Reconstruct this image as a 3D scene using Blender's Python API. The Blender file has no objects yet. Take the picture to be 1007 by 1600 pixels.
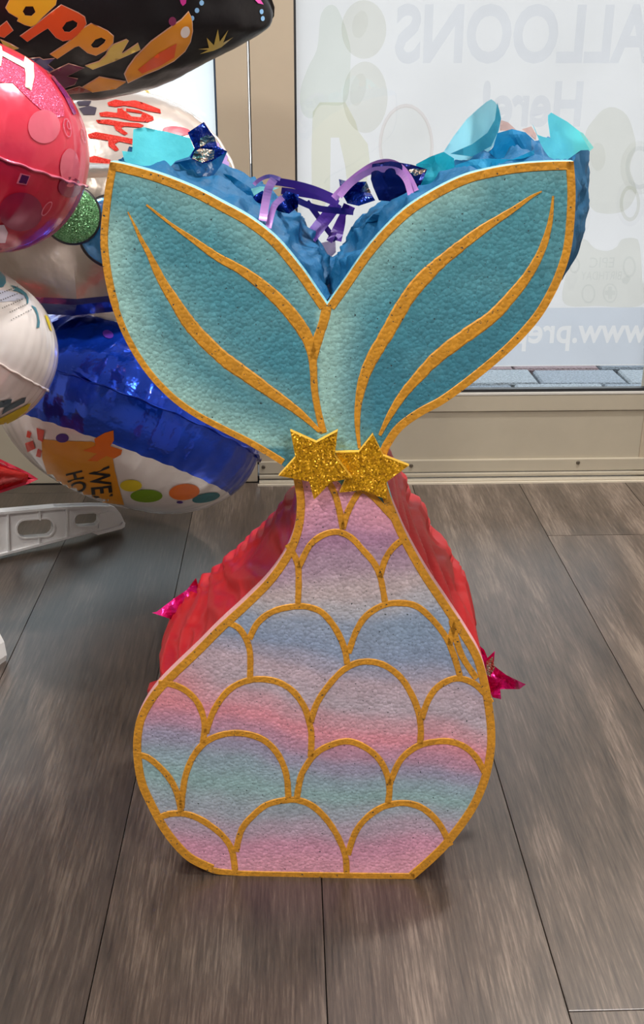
import bpy, bmesh, math, random
from mathutils import Vector, Matrix, noise
from mathutils.geometry import delaunay_2d_cdt
from mathutils.bvhtree import BVHTree

random.seed(7)
S = bpy.context.scene
COL = S.collection
W_PX, H_PX, F_PX = 1007, 1600, 1650.0
CX, CY = 503.5, 800.0
YAW, PITCH, CAM_H = math.radians(1.7), math.radians(23.0), 0.90

# ------------------------------------------------------------------ camera
cam_d = bpy.data.cameras.new('camera')
cam_d.sensor_fit = 'HORIZONTAL'
cam_d.sensor_width = 36.0
cam_d.lens = 36.0 * F_PX / W_PX
cam_d.clip_start = 0.02
cam = bpy.data.objects.new('camera', cam_d)
COL.objects.link(cam)
cam.location = (0, 0, CAM_H)
cam.rotation_euler = (math.radians(90) - PITCH, 0, -YAW)
S.camera = cam

# ------------------------------------------------------------------ world, exposure, lights
SKY = 2.7
wd = bpy.data.worlds.new('overcast_sky')
S.world = wd
wd.use_nodes = True
nt = wd.node_tree
bg = nt.nodes['Background']
tc = nt.nodes.new('ShaderNodeTexCoord')
sp = nt.nodes.new('ShaderNodeSeparateXYZ')
rp = nt.nodes.new('ShaderNodeValToRGB')
nt.links.new(tc.outputs['Generated'], sp.inputs[0])
nt.links.new(sp.outputs['Z'], rp.inputs[0])
rp.color_ramp.elements[0].color = (0.98, 0.99, 1.0, 1)
rp.color_ramp.elements[1].color = (0.78, 0.88, 1.0, 1)
nt.links.new(rp.outputs[0], bg.inputs['Color'])
bg.inputs['Strength'].default_value = SKY

S.view_settings.view_transform = 'Standard'
S.view_settings.look = 'None'
S.view_settings.gamma = 1.0
S.view_settings.exposure = 0.0
S.view_settings.use_curve_mapping = False


def area_light(name, loc, target, size, energy, color=(1, 0.95, 0.88)):
    d = bpy.data.lights.new(name, 'AREA')
    d.shape = 'RECTANGLE'
    d.size, d.size_y = size
    d.energy = energy
    d.color = color
    o = bpy.data.objects.new(name, d)
    COL.objects.link(o)
    o.location = loc
    o.rotation_euler = (Vector(target) - Vector(loc)).to_track_quat('-Z', 'Y').to_euler()
    return o


# ceiling lights of the shop
area_light('ceiling_lamp_left', (-0.9, 0.95, 2.66), (-0.7, 0.95, 0), (0.16, 0.16), 34)
area_light('ceiling_lamp_right', (0.95, 1.6, 2.66), (0.95, 1.6, 0), (0.16, 0.16), 56, (1, 0.97, 0.94))
area_light('ceiling_lamp_front_left', (-0.95, -0.5, 2.66), (-0.3, 0.8, 0.4), (0.3, 0.3), 42)
area_light('ceiling_lamp_front_right', (1.2, -0.9, 2.66), (0.2, 0.8, 0.4), (0.5, 0.5), 55)

# ------------------------------------------------------------------ helpers: camera geometry
_fh = Vector((math.sin(YAW), math.cos(YAW), 0))
C_R = Vector((math.cos(YAW), -math.sin(YAW), 0))
C_F = _fh * math.cos(PITCH) - Vector((0, 0, 1)) * math.sin(PITCH)
C_U = _fh * math.sin(PITCH) + Vector((0, 0, 1)) * math.cos(PITCH)
C_O = Vector((0, 0, CAM_H))


def ray(px, py):
    return (C_F + C_R * ((px - CX) / F_PX) - C_U * ((py - CY) / F_PX))


def hit(px, py, p0, n):
    d = ray(px, py)
    t = (p0 - C_O).dot(n) / d.dot(n)
    return C_O + d * t


def on_floor(px, py, z=0.0):
    return hit(px, py, Vector((0, 0, z)), Vector((0, 0, 1)))


def on_y(px, py, y):
    return hit(px, py, Vector((0, y, 0)), Vector((0, 1, 0)))


# ------------------------------------------------------------------ helpers: materials
def lin(v):
    v /= 255.0
    return v / 12.92 if v <= 0.04045 else ((v + 0.055) / 1.055) ** 2.4


def rgb(r, g, b, k=1.0):
    return (lin(r) * k, lin(g) * k, lin(b) * k, 1)


def mat(name, color, rough=0.5, metal=0.0, bump=None, var=None, **kw):
    """Principled material; bump=(scale, strength), var=(scale, amount) gives a procedural mottling."""
    m = bpy.data.materials.new(name)
    m.use_nodes = True
    t = m.node_tree
    b = t.nodes['Principled BSDF']
    b.inputs['Base Color'].default_value = color
    b.inputs['Roughness'].default_value = rough
    b.inputs['Metallic'].default_value = metal
    for k, v in kw.items():
        b.inputs[k.replace('_', ' ')].default_value = v
    co = t.nodes.new('ShaderNodeTexCoord')
    if var:
        n = t.nodes.new('ShaderNodeTexNoise')
        n.inputs['Scale'].default_value = var[0]
        n.inputs['Detail'].default_value = 4
        t.links.new(co.outputs['Object'], n.inputs['Vector'])
        mx = t.nodes.new('ShaderNodeMix')
        mx.data_type = 'RGBA'
        mx.inputs[6].default_value = tuple(c * (1 - var[1]) for c in color[:3]) + (1,)
        mx.inputs[7].default_value = tuple(min(1, c * (1 + var[1])) for c in color[:3]) + (1,)
        t.links.new(n.outputs['Fac'], mx.inputs[0])
        t.links.new(mx.outputs[2], b.inputs['Base Color'])
    if bump:
        n = t.nodes.new('ShaderNodeTexNoise')
        n.inputs['Scale'].default_value = bump[0]
        n.inputs['Detail'].default_value = 3
        t.links.new(co.outputs['Object'], n.inputs['Vector'])
        bp = t.nodes.new('ShaderNodeBump')
        bp.inputs['Strength'].default_value = bump[1]
        bp.inputs['Distance'].default_value = 0.01
        t.links.new(n.outputs['Fac'], bp.inputs['Height'])
        t.links.new(bp.outputs[0], b.inputs['Normal'])
    return m


def foam_mat(name, color=None, cell=260.0, strength=0.4, rough=0.6):
    """Painted styrofoam: beads as a Voronoi bump, pits in the paint; colour from the paint attribute or fixed."""
    m = bpy.data.materials.new(name)
    m.use_nodes = True
    t = m.node_tree
    b = t.nodes['Principled BSDF']
    b.inputs['Roughness'].default_value = rough
    co = t.nodes.new('ShaderNodeTexCoord')
    if color is None:
        src = t.nodes.new('ShaderNodeAttribute')
        src.attribute_name = 'paint'
        csock = src.outputs['Color']
    else:
        src = t.nodes.new('ShaderNodeRGB')
        src.outputs[0].default_value = color
        csock = src.outputs[0]
    vo = t.nodes.new('ShaderNodeTexVoronoi')
    vo.inputs['Scale'].default_value = cell
    t.links.new(co.outputs['Object'], vo.inputs['Vector'])
    n2 = t.nodes.new('ShaderNodeTexNoise')
    n2.inputs['Scale'].default_value = 330
    n2.inputs['Detail'].default_value = 2
    t.links.new(co.outputs['Object'], n2.inputs['Vector'])
    n3 = t.nodes.new('ShaderNodeTexNoise')
    n3.inputs['Scale'].default_value = 28
    t.links.new(co.outputs['Object'], n3.inputs['Vector'])
    # pits
    pit = t.nodes.new('ShaderNodeMapRange')
    pit.inputs['From Min'].default_value = 0.665
    pit.inputs['From Max'].default_value = 0.72
    t.links.new(n2.outputs['Fac'], pit.inputs['Value'])
    # mottled paint
    mr = t.nodes.new('ShaderNodeMapRange')
    mr.inputs['From Min'].default_value = 0.25
    mr.inputs['From Max'].default_value = 0.75
    mr.inputs['To Min'].default_value = 0.90
    mr.inputs['To Max'].default_value = 1.10
    t.links.new(n3.outputs['Fac'], mr.inputs['Value'])
    sep = t.nodes.new('ShaderNodeSeparateColor')
    t.links.new(vo.outputs['Color'], sep.inputs[0])
    bd = t.nodes.new('ShaderNodeMapRange')
    bd.inputs['To Min'].default_value = 0.89
    bd.inputs['To Max'].default_value = 1.14
    t.links.new(sep.outputs[0], bd.inputs['Value'])
    mm = t.nodes.new('ShaderNodeMath')
    mm.operation = 'MULTIPLY'
    t.links.new(mr.outputs[0], mm.inputs[0])
    t.links.new(bd.outputs[0], mm.inputs[1])
    sc = t.nodes.new('ShaderNodeVectorMath')
    sc.operation = 'SCALE'
    t.links.new(csock, sc.inputs[0])
    t.links.new(mm.outputs[0], sc.inputs['Scale'])
    mx = t.nodes.new('ShaderNodeMix')
    mx.data_type = 'RGBA'
    t.links.new(pit.outputs[0], mx.inputs[0])
    t.links.new(sc.outputs[0], mx.inputs[6])
    mx.inputs[7].default_value = (0.03, 0.05, 0.06, 1)
    t.links.new(mx.outputs[2], b.inputs['Base Color'])
    # relief
    ad = t.nodes.new('ShaderNodeMath')
    ad.operation = 'MULTIPLY_ADD'
    t.links.new(pit.outputs[0], ad.inputs[0])
    ad.inputs[1].default_value = -0.7
    inv = t.nodes.new('ShaderNodeMath')
    inv.operation = 'MULTIPLY'
    t.links.new(vo.outputs['Distance'], inv.inputs[0])
    inv.inputs[1].default_value = -0.8
    t.links.new(inv.outputs[0], ad.inputs[2])
    bp = t.nodes.new('ShaderNodeBump')
    bp.inputs['Strength'].default_value = strength
    bp.inputs['Distance'].default_value = 0.0025
    t.links.new(ad.outputs[0], bp.inputs['Height'])
    t.links.new(bp.outputs[0], b.inputs['Normal'])
    return m


def glitter_mat(name, c1, c2, cell=900.0, metal=0.75, rough=0.3, emit=0):
    m = bpy.data.materials.new(name)
    m.use_nodes = True
    t = m.node_tree
    b = t.nodes['Principled BSDF']
    co = t.nodes.new('ShaderNodeTexCoord')
    vo = t.nodes.new('ShaderNodeTexVoronoi')
    vo.inputs['Scale'].default_value = cell
    t.links.new(co.outputs['Object'], vo.inputs['Vector'])
    sep = t.nodes.new('ShaderNodeSeparateColor')
    t.links.new(vo.outputs['Color'], sep.inputs[0])
    mx = t.nodes.new('ShaderNodeMix')
    mx.data_type = 'RGBA'
    mx.inputs[6].default_value = c1
    mx.inputs[7].default_value = c2
    t.links.new(sep.outputs[0], mx.inputs[0])
    t.links.new(mx.outputs[2], b.inputs['Base Color'])
    b.inputs['Metallic'].default_value = metal
    b.inputs['Roughness'].default_value = rough
    # every flake faces its own way
    geo = t.nodes.new('ShaderNodeNewGeometry')
    sub = t.nodes.new('ShaderNodeVectorMath')
    sub.operation = 'SUBTRACT'
    t.links.new(vo.outputs['Color'], sub.inputs[0])
    sub.inputs[1].default_value = (0.5, 0.5, 0.5)
    sc = t.nodes.new('ShaderNodeVectorMath')
    sc.operation = 'SCALE'
    sc.inputs['Scale'].default_value = 1.1
    t.links.new(sub.outputs[0], sc.inputs[0])
    ad = t.nodes.new('ShaderNodeVectorMath')
    ad.operation = 'ADD'
    t.links.new(geo.outputs['Normal'], ad.inputs[0])
    t.links.new(sc.outputs[0], ad.inputs[1])
    nm = t.nodes.new('ShaderNodeVectorMath')
    nm.operation = 'NORMALIZE'
    t.links.new(ad.outputs[0], nm.inputs[0])
    t.links.new(nm.outputs[0], b.inputs['Normal'])
    return m


def foil_mat(name, color, metal=0.35, rough=0.16, wrinkle=0.25, scale=30.0, coat=0.6):
    return mat(name, color, rough, metal, bump=(scale, wrinkle), Coat_Weight=coat, Coat_Roughness=0.08)


def tissue_mat(name, color, trans=0.45, rough=0.75, bump=0.35):
    """Thin paper: part of the light goes through."""
    m = bpy.data.materials.new(name)
    m.use_nodes = True
    t = m.node_tree
    b = t.nodes['Principled BSDF']
    b.inputs['Base Color'].default_value = color
    b.inputs['Roughness'].default_value = rough
    tr = t.nodes.new('ShaderNodeBsdfTranslucent')
    tr.inputs['Color'].default_value = color
    mx = t.nodes.new('ShaderNodeMixShader')
    mx.inputs[0].default_value = trans
    co = t.nodes.new('ShaderNodeTexCoord')
    n = t.nodes.new('ShaderNodeTexNoise')
    n.inputs['Scale'].default_value = 60
    n.inputs['Detail'].default_value = 5
    t.links.new(co.outputs['Object'], n.inputs['Vector'])
    bp = t.nodes.new('ShaderNodeBump')
    bp.inputs['Strength'].default_value = bump
    bp.inputs['Distance'].default_value = 0.006
    t.links.new(n.outputs['Fac'], bp.inputs['Height'])
    t.links.new(bp.outputs[0], b.inputs['Normal'])
    t.links.new(b.outputs[0], mx.inputs[1])
    t.links.new(tr.outputs[0], mx.inputs[2])
    t.links.new(mx.outputs[0], t.nodes['Material Output'].inputs['Surface'])
    return m


# ------------------------------------------------------------------ helpers: objects
def mk(name, verts, faces, m, parent=None, smooth=False, mats=None, fmat=None):
    me = bpy.data.meshes.new(name)
    me.from_pydata([tuple(v) for v in verts], [], faces)
    for mm in (mats or [m]):
        me.materials.append(mm)
    if fmat:
        for p, i in zip(me.polygons, fmat):
            p.material_index = i
    if smooth:
        for p in me.polygons:
            p.use_smooth = True
    me.update()
    o = bpy.data.objects.new(name, me)
    COL.objects.link(o)
    if parent:
        o.parent = parent
    return o


def empty(name, loc=(0, 0, 0), rz=0.0, parent=None):
    o = bpy.data.objects.new(name, None)
    o.empty_display_size = 0.05
    COL.objects.link(o)
    o.location = loc
    o.rotation_euler = (0, 0, rz)
    if parent:
        o.parent = parent
    return o


def tag(o, label, cat, group=None):
    o['label'] = label
    o['category'] = cat
    if group:
        o['group'] = group
    return o


def structure(o):
    o['kind'] = 'structure'
    return o


def box(name, x0, x1, y0, y1, z0, z1, m, parent=None, bevel=0.0):
    bm = bmesh.new()
    bmesh.ops.create_cube(bm, size=1)
    for v in bm.verts:
        v.co = Vector(((x0 + x1) / 2 + v.co.x * (x1 - x0), (y0 + y1) / 2 + v.co.y * (y1 - y0), (z0 + z1) / 2 + v.co.z * (z1 - z0)))
    if bevel:
        bmesh.ops.bevel(bm, geom=bm.edges[:], offset=bevel, segments=2, affect='EDGES', profile=0.7)
    me = bpy.data.meshes.new(name)
    bm.to_mesh(me)
    bm.free()
    me.materials.append(m)
    o = bpy.data.objects.new(name, me)
    COL.objects.link(o)
    if parent:
        o.parent = parent
    return o


# ------------------------------------------------------------------ helpers: 2D outlines
def catmull(pts, step=6.0, closed=False):
    """Smooth polyline through pts, about one point per `step`."""
    n = len(pts)
    if n < 3 and not closed:
        a, b = pts[0], pts[-1]
        k = max(1, int(math.dist(a[:2], b[:2]) / step))
        return [tuple(a[j] + (b[j] - a[j]) * i / k for j in range(len(a))) for i in range(k + 1)]
    out = []
    rng = n if closed else n - 1
    for i in range(rng):
        if closed:
            p0, p1, p2, p3 = pts[(i - 1) % n], pts[i], pts[(i + 1) % n], pts[(i + 2) % n]
        else:
            p0, p1, p2, p3 = pts[max(0, i - 1)], pts[i], pts[i + 1], pts[min(n - 1, i + 2)]
        k = max(1, int(math.dist(p1[:2], p2[:2]) / step))
        for s in range(k):
            t = s / k
            out.append(tuple(0.5 * ((2 * p1[j]) + (-p0[j] + p2[j]) * t + (2 * p0[j] - 5 * p1[j] + 4 * p2[j] - p3[j]) * t * t
                                    + (-p0[j] + 3 * p1[j] - 3 * p2[j] + p3[j]) * t ** 3) for j in range(len(p1))))
    if not closed:
        out.append(tuple(pts[-1]))
    return out


def area2(poly):
    return sum(poly[i][0] * poly[(i + 1) % len(poly)][1] - poly[(i + 1) % len(poly)][0] * poly[i][1] for i in range(len(poly))) / 2


def inside(x, y, poly):
    r = False
    j = len(poly) - 1
    for i in range(len(poly)):
        xi, yi = poly[i][0], poly[i][1]
        xj, yj = poly[j][0], poly[j][1]
        if (yi > y) != (yj > y) and x < (xj - xi) * (y - yi) / (yj - yi) + xi:
            r = not r
        j = i
    return r


def seg_dist(x, y, a, b):
    dx, dy = b[0] - a[0], b[1] - a[1]
    L = dx * dx + dy * dy
    t = 0 if L == 0 else max(0, min(1, ((x - a[0]) * dx + (y - a[1]) * dy) / L))
    return math.hypot(x - a[0] - t * dx, y - a[1] - t * dy)


def line_dist(x, y, pl, closed=False):
    n = len(pl)
    return min(seg_dist(x, y, pl[i], pl[(i + 1) % n]) for i in range(n if closed else n - 1))


def cdt(poly, step, holes=()):
    """Triangulate a 2D polygon with an inner grid of points; returns (verts2d, tris)."""
    poly = [p[:2] for p in poly]
    if area2(poly) < 0:
        poly = poly[::-1]
    vs = [Vector(p) for p in poly]
    ed = [(i, (i + 1) % len(poly)) for i in range(len(poly))]
    for h in holes:
        b = len(vs)
        vs += [Vector(p[:2]) for p in h]
        ed += [(b + i, b + (i + 1) % len(h)) for i in range(len(h))]
    nb = len(vs)
    x0, x1 = min(p[0] for p in poly), max(p[0] for p in poly)
    y0, y1 = min(p[1] for p in poly), max(p[1] for p in poly)
    loops = [poly] + [[p[:2] for p in h] for h in holes]
    r = 0
    y = y0 + step * 0.5
    while y < y1:
        x = x0 + step * (0.5 if r % 2 else 0.0)
        while x < x1:
            if inside(x, y, poly) and all(not inside(x, y, h) for h in loops[1:]):
                if min(line_dist(x, y, l, True) for l in loops) > step * 0.45:
                    vs.append(Vector((x, y)))
            x += step
        y += step * 0.87
        r += 1
    ov, oe, of, a, b_, c = delaunay_2d_cdt(vs, ed, [], 0, 1e-5)
    tris = []
    for f in of:
        cx = sum(ov[i].x for i in f) / len(f)
        cy = sum(ov[i].y for i in f) / len(f)
        if inside(cx, cy, poly) and all(not inside(cx, cy, h) for h in loops[1:]):
            tris.append(tuple(f))
    return [(v.x, v.y) for v in ov], tris


def text_polys(txt, size=1.0, bold=0.0):
    """Mesh of a line of text: (verts2d, faces), x to the right, y up."""
    cu = bpy.data.curves.new('lettering', 'FONT')
    cu.body = txt
    cu.size = size
    cu.offset = bold
    cu.resolution_u = 4
    o = bpy.data.objects.new('lettering', cu)
    COL.objects.link(o)
    dg = bpy.context.evaluated_depsgraph_get()
    me = bpy.data.meshes.new_from_object(o.evaluated_get(dg))
    bm = bmesh.new()
    bm.from_mesh(me)
    bmesh.ops.triangulate(bm, faces=bm.faces[:])
    vs = [(v.co.x, v.co.y) for v in bm.verts]
    fs = [tuple(v.index for v in f.verts) for f in bm.faces]
    bm.free()
    bpy.data.objects.remove(o)
    bpy.data.meshes.remove(me)
    bpy.data.curves.remove(cu)
    return vs, fs


# ================================================================== SETTING
WALL_Y = on_floor(780, 755).y          # front of the threshold strip
YD = WALL_Y + 0.03                     # inner face of the door leaf
Z = lambda py: on_y(780, py, YD).z
X = lambda px, py=300: on_y(px, py, YD).x

M_alu = mat('champagne_aluminium', rgb(174, 160, 141), 0.42, 0.05, var=(9, 0.05))
M_alu2 = mat('worn_aluminium', rgb(172, 163, 146), 0.45, 0.05, var=(14, 0.08))
M_gask = mat('black_gasket', (0.01, 0.011, 0.014, 1), 0.5, var=(20, .2))
M_steel = mat('screw_steel', rgb(120, 112, 100), 0.35, 0.8, var=(60, .2))
M_wall = mat('white_wall_paint', rgb(206, 200, 192), 0.8, var=(3, .04))
M_ceil = mat('ceiling_paint', rgb(222, 220, 216), 0.9, var=(3, .04))

# floor planks
m = bpy.data.materials.new('grey_oak_vinyl')
m.use_nodes = True
t = m.node_tree
b = t.nodes['Principled BSDF']
co = t.nodes.new('ShaderNodeTexCoord')
oi = t.nodes.new('ShaderNodeObjectInfo')
off = t.nodes.new('ShaderNodeVectorMath')
off.operation = 'SCALE'
off.inputs['Scale'].default_value = 37.0
cmb = t.nodes.new('ShaderNodeCombineXYZ')
for i in range(3):
    t.links.new(oi.outputs['Random'], cmb.inputs[i])
t.links.new(cmb.outputs[0], off.inputs[0])
add = t.nodes.new('ShaderNodeVectorMath')
t.links.new(co.outputs['Object'], add.inputs[0])
t.links.new(off.outputs[0], add.inputs[1])
mp = t.nodes.new('ShaderNodeMapping')
mp.inputs['Scale'].default_value = (1, 0.05, 1)
t.links.new(add.outputs[0], mp.inputs[0])
g1 = t.nodes.new('ShaderNodeTexNoise')          # fine grain
g1.inputs['Scale'].default_value = 300
g1.inputs['Detail'].default_value = 6
g1.inputs['Roughness'].default_value = 0.7
t.links.new(mp.outputs[0], g1.inputs['Vector'])
mp2 = t.nodes.new('ShaderNodeMapping')
mp2.inputs['Scale'].default_value = (1, 0.22, 1)
t.links.new(add.outputs[0], mp2.inputs[0])
g2 = t.nodes.new('ShaderNodeTexNoise')          # broad figure
g2.inputs['Scale'].default_value = 8
g2.inputs['Detail'].default_value = 5
g2.inputs['Distortion'].default_value = 1.2
t.links.new(mp2.outputs[0], g2.inputs['Vector'])
wv = t.nodes.new('ShaderNodeTexWave')           # cathedral lines
wv.inputs['Scale'].default_value = 4
wv.inputs['Distortion'].default_value = 9
wv.inputs['Detail'].default_value = 3
wv.inputs['Detail Scale'].default_value = 1.0
t.links.new(mp2.outputs[0], wv.inputs['Vector'])
a1 = t.nodes.new('ShaderNodeMath')
a1.operation = 'MULTIPLY_ADD'
t.links.new(g1.outputs['Fac'], a1.inputs[0])
a1.inputs[1].default_value = 0.85
a2 = t.nodes.new('ShaderNodeMath')
a2.operation = 'MULTIPLY_ADD'
t.links.new(g2.outputs['Fac'], a2.inputs[0])
a2.inputs[1].default_value = 0.62
a3 = t.nodes.new('ShaderNodeMath')
a3.operation = 'MULTIPLY'
t.links.new(wv.outputs['Fac'], a3.inputs[0])
a3.inputs[1].default_value = 0.07
t.links.new(a3.outputs[0], a2.inputs[2])
t.links.new(a2.outputs[0], a1.inputs[2])
cr = t.nodes.new('ShaderNodeValToRGB')
cr.color_ramp.elements[0].position = 0.56
cr.color_ramp.elements[0].color = rgb(38, 30, 25)
cr.color_ramp.elements[1].position = 1.0
cr.color_ramp.elements[1].color = rgb(120, 106, 95)
e = cr.color_ramp.elements.new(0.80)
e.color = rgb(77, 65, 57)
t.links.new(a1.outputs[0], cr.inputs[0])
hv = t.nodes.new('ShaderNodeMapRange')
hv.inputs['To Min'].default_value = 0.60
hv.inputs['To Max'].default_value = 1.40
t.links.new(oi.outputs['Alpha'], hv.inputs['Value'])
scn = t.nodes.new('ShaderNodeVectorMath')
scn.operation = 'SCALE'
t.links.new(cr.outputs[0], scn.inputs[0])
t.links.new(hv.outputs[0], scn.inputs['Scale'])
t.links.new(scn.outputs[0], b.inputs['Base Color'])
b.inputs['Roughness'].default_value = 0.38
b.inputs['Specular IOR Level'].default_value = 0.7
b.inputs['Coat Weight'].default_value = 0.6
b.inputs['Coat Roughness'].default_value = 0.3
bp = t.nodes.new('ShaderNodeBump')
bp.inputs['Strength'].default_value = 0.25
bp.inputs['Distance'].default_value = 0.001
t.links.new(g1.outputs['Fac'], bp.inputs['Height'])
t.links.new(bp.outputs[0], b.inputs['Normal'])
M_plank = m

RX0, RX1, RY0 = -2.7, 2.9, -3.0
M_sub = mat('dark_underlay', (0.025, 0.022, 0.02, 1), 0.9, var=(10, .2))
floor = structure(box('floor', RX0, RX1, RY0, WALL_Y + 0.05, -0.12, -0.0045, M_sub))
sx1 = on_floor(209, 1231).x
sx2 = on_floor(502.8, 1371).x
sx3 = on_floor(775, 1197).x
PW = (sx3 - sx1) / 2
joint_right = on_floor(950, 1579).y
joint_right2 = on_floor(930, 836).y
seams = [sx2 + i * PW for i in range(-11, 12)]
PL = 1.85
for i in range(len(seams) - 1):
    x0, x1 = seams[i], seams[i + 1]
    if x1 < RX0 or x0 > RX1:
        continue
    x0, x1 = max(x0, RX0), min(x1, RX1)
    k = i - 11                               # row right of the middle seam is 0
    if k == 1:
        j0 = joint_right
    elif k == 2:
        j0 = joint_right2
    else:
        j0 = [0.52, 0.40, 0.60, 0.46][k % 4]
    y = j0 - PL * 4
    while y < WALL_Y + 0.02:
        ya, yb = max(y, RY0), min(y + PL, WALL_Y + 0.02)
        y += PL
        if yb - ya < 0.03:
            continue
        g = 0.0006
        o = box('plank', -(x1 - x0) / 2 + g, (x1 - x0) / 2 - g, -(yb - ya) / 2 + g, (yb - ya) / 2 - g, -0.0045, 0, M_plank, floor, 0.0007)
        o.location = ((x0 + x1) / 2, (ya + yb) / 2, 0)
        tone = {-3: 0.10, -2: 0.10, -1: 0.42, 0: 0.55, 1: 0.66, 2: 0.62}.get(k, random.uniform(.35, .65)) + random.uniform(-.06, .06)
        o.color = (1, 1, 1, tone)        # tone by row, darkest at far left, plus random variation

ceiling = structure(box('ceiling', RX0, RX1, RY0, WALL_Y + 0.1, 2.7, 2.8, M_ceil))
structure(box('wall_left', RX0 - 0.1, RX0, RY0, WALL_Y + 0.1, 0, 2.7, M_wall))
structure(box('wall_right', RX1, RX1 + 0.1, RY0, WALL_Y + 0.1, 0, 2.7, M_wall))
structure(box('wall_back', RX0, RX1, RY0 - 0.1, RY0, 0, 2.7, M_wall))

# ---- storefront: door leaf on the right, fixed light on the left
gx0, gx1 = X(385.2, 50), X(389.4, 50)            # gap between frame and door leaf
DX1 = gx1 + 1.0                                   # right end of the leaf
st_in = X(459.0, 10)                              # inner edge of the stile
zg = Z(609)                                       # bottom of the clear opening
DT = 0.045
door = structure(empty('door_1', ((gx1 + DX1) / 2, YD, 0)))


def dbox(name, x0, x1, y0, y1, z0, z1, m, parent=door, bevel=0.0015):
    lx, ly = parent.matrix_world.translation.x if False else parent.location.x, parent.location.y
    return box(name, x0 - lx, x1 - lx, y0 - ly, y1 - ly, z0, z1, m, parent, bevel)


ZT = 2.18
dbox('stile', gx1, st_in, YD, YD + DT, Z(740), ZT, M_alu)
dbox('stile', DX1 - 0.11, DX1, YD, YD + DT, Z(740), ZT, M_alu)
dbox('top_rail', st_in, DX1 - 0.11, YD, YD + DT, ZT - 0.12, ZT, M_alu)
dbox('bottom_rail', st_in, DX1 - 0.11, YD + 0.002, YD + DT, Z(718), Z(643), M_alu2)
dbox('glazing_bead', st_in, DX1 - 0.11, YD - 0.003, YD + 0.016, Z(642), Z(617.5), M_alu2)
dbox('bead_edge', st_in, DX1 - 0.11, YD - 0.004, YD + 0.018, Z(617), Z(613.5), mat('pale_edge', rgb(205, 202, 196), 0.3, 0.2, var=(20, .05)))
dbox('gasket', st_in, DX1 - 0.11, YD + 0.004, YD + 0.02, Z(613.5), zg, M_gask, bevel=0.0005)
dbox('gasket', st_in - 0.0005, st_in + 0.0045, YD + 0.002, YD + 0.02, zg, ZT - 0.12, M_gask, bevel=0.0005)
dbox('kick_strip', X(405.5, 735), DX1, YD - 0.007, YD + 0.012, Z(735), Z(717), M_alu2)
dbox('drip_lip', X(405.5, 735), DX1, YD - 0.014, YD + 0.012, Z(741), Z(736.5), M_alu2)
for spx, spy in ((412, 730), (643, 737 - 9), (904, 723)):
    p = on_y(spx, spy, YD - 0.007)
    bm = bmesh.new()
    bmesh.ops.create_cone(bm, cap_ends=True, segments=16, radius1=0.0052, radius2=0.0036, depth=0.003)
    bmesh.ops.rotate(bm, verts=bm.verts, matrix=Matrix.Rotation(math.radians(90), 3, 'X'))
    for q in (0, 1):
        r = bmesh.ops.create_cube(bm, size=1)
        bmesh.ops.scale(bm, vec=(0.005, 0.0006, 0.0009) if q else (0.0009, 0.0006, 0.005), verts=r['verts'])
        bmesh.ops.translate(bm, vec=(0, -0.0016, 0), verts=r['verts'])
    me = bpy.data.meshes.new('screw')
    bm.to_mesh(me)
    bm.free()
    me.materials.append(M_steel)
    o = bpy.data.objects.new('screw', me)
    COL.objects.link(o)
    o.parent = door
    o.location = (p.x - door.location.x, p.y - 0.001 - door.location.y, p.z)

# glass: thin pane, reflection by angle
mg = bpy.data.materials.new('clear_glass')
mg.use_nodes = True
t = mg.node_tree
t.nodes.remove(t.nodes['Principled BSDF'])
tr = t.nodes.new('ShaderNodeBsdfTransparent')
tr.inputs[0].default_value = (0.93, 0.96, 0.96, 1)
gl = t.nodes.new('ShaderNodeBsdfGlossy')
gl.inputs['Roughness'].default_value = 0.01
fr = t.nodes.new('ShaderNodeFresnel')
fr.inputs[0].default_value = 1.45
mx = t.nodes.new('ShaderNodeMixShader')
t.links.new(fr.outputs[0], mx.inputs[0])
t.links.new(tr.outputs[0], mx.inputs[1])
t.links.new(gl.outputs[0], mx.inputs[2])
t.links.new(mx.outputs[0], t.nodes['Material Output'].inputs[0])


def film_mat(name, col, trans):
    m = bpy.data.materials.new(name)
    m.use_nodes = True
    t = m.node_tree
    b = t.nodes['Principled BSDF']
    b.inputs['Roughness'].default_value = 0.5
    co = t.nodes.new('ShaderNodeTexCoord')
    n = t.nodes.new('ShaderNodeTexNoise')
    n.inputs['Scale'].default_value = 5
    t.links.new(co.outputs['Object'], n.inputs['Vector'])
    mxx = t.nodes.new('ShaderNodeMix')
    mxx.data_type = 'RGBA'
    mxx.inputs[6].default_value = tuple(c * 0.95 for c in col[:3]) + (1,)
    mxx.inputs[7].default_value = tuple(min(1, c * 1.05) for c in col[:3]) + (1,)
    t.links.new(n.outputs['Fac'], mxx.inputs[0])
    tr = t.nodes.new('ShaderNodeBsdfTranslucent')
    t.links.new(mxx.outputs[2], tr.inputs['Color'])
    b.inputs['Base Color'].default_value = (0.5, 0.5, 0.5, 1)
    mx = t.nodes.new('ShaderNodeMixShader')
    mx.inputs[0].default_value = trans
    t.links.new(b.outputs[0], mx.inputs[1])
    t.links.new(tr.outputs[0], mx.inputs[2])
    t.links.new(mx.outputs[0], t.nodes['Material Output'].inputs[0])
    return m


FT = 0.90
M_film = film_mat('white_window_film', (0.84, 0.805, 0.79, 1), FT)
YG = YD + 0.022
YF = YD + 0.030
dbox('glass_pane', st_in - 0.01, DX1 - 0.10, YG, YG + 0.005, zg - 0.01, ZT - 0.11, mg, bevel=0)
zf = on_y(850, 572, YF).z
film = dbox('window_film', st_in - 0.004, DX1 - 0.105, YF, YF + 0.0006, zf, ZT - 0.115, M_film, bevel=0)
# prints on the film (seen from behind, so they read backwards); flat ink sheets on its inner face


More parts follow.
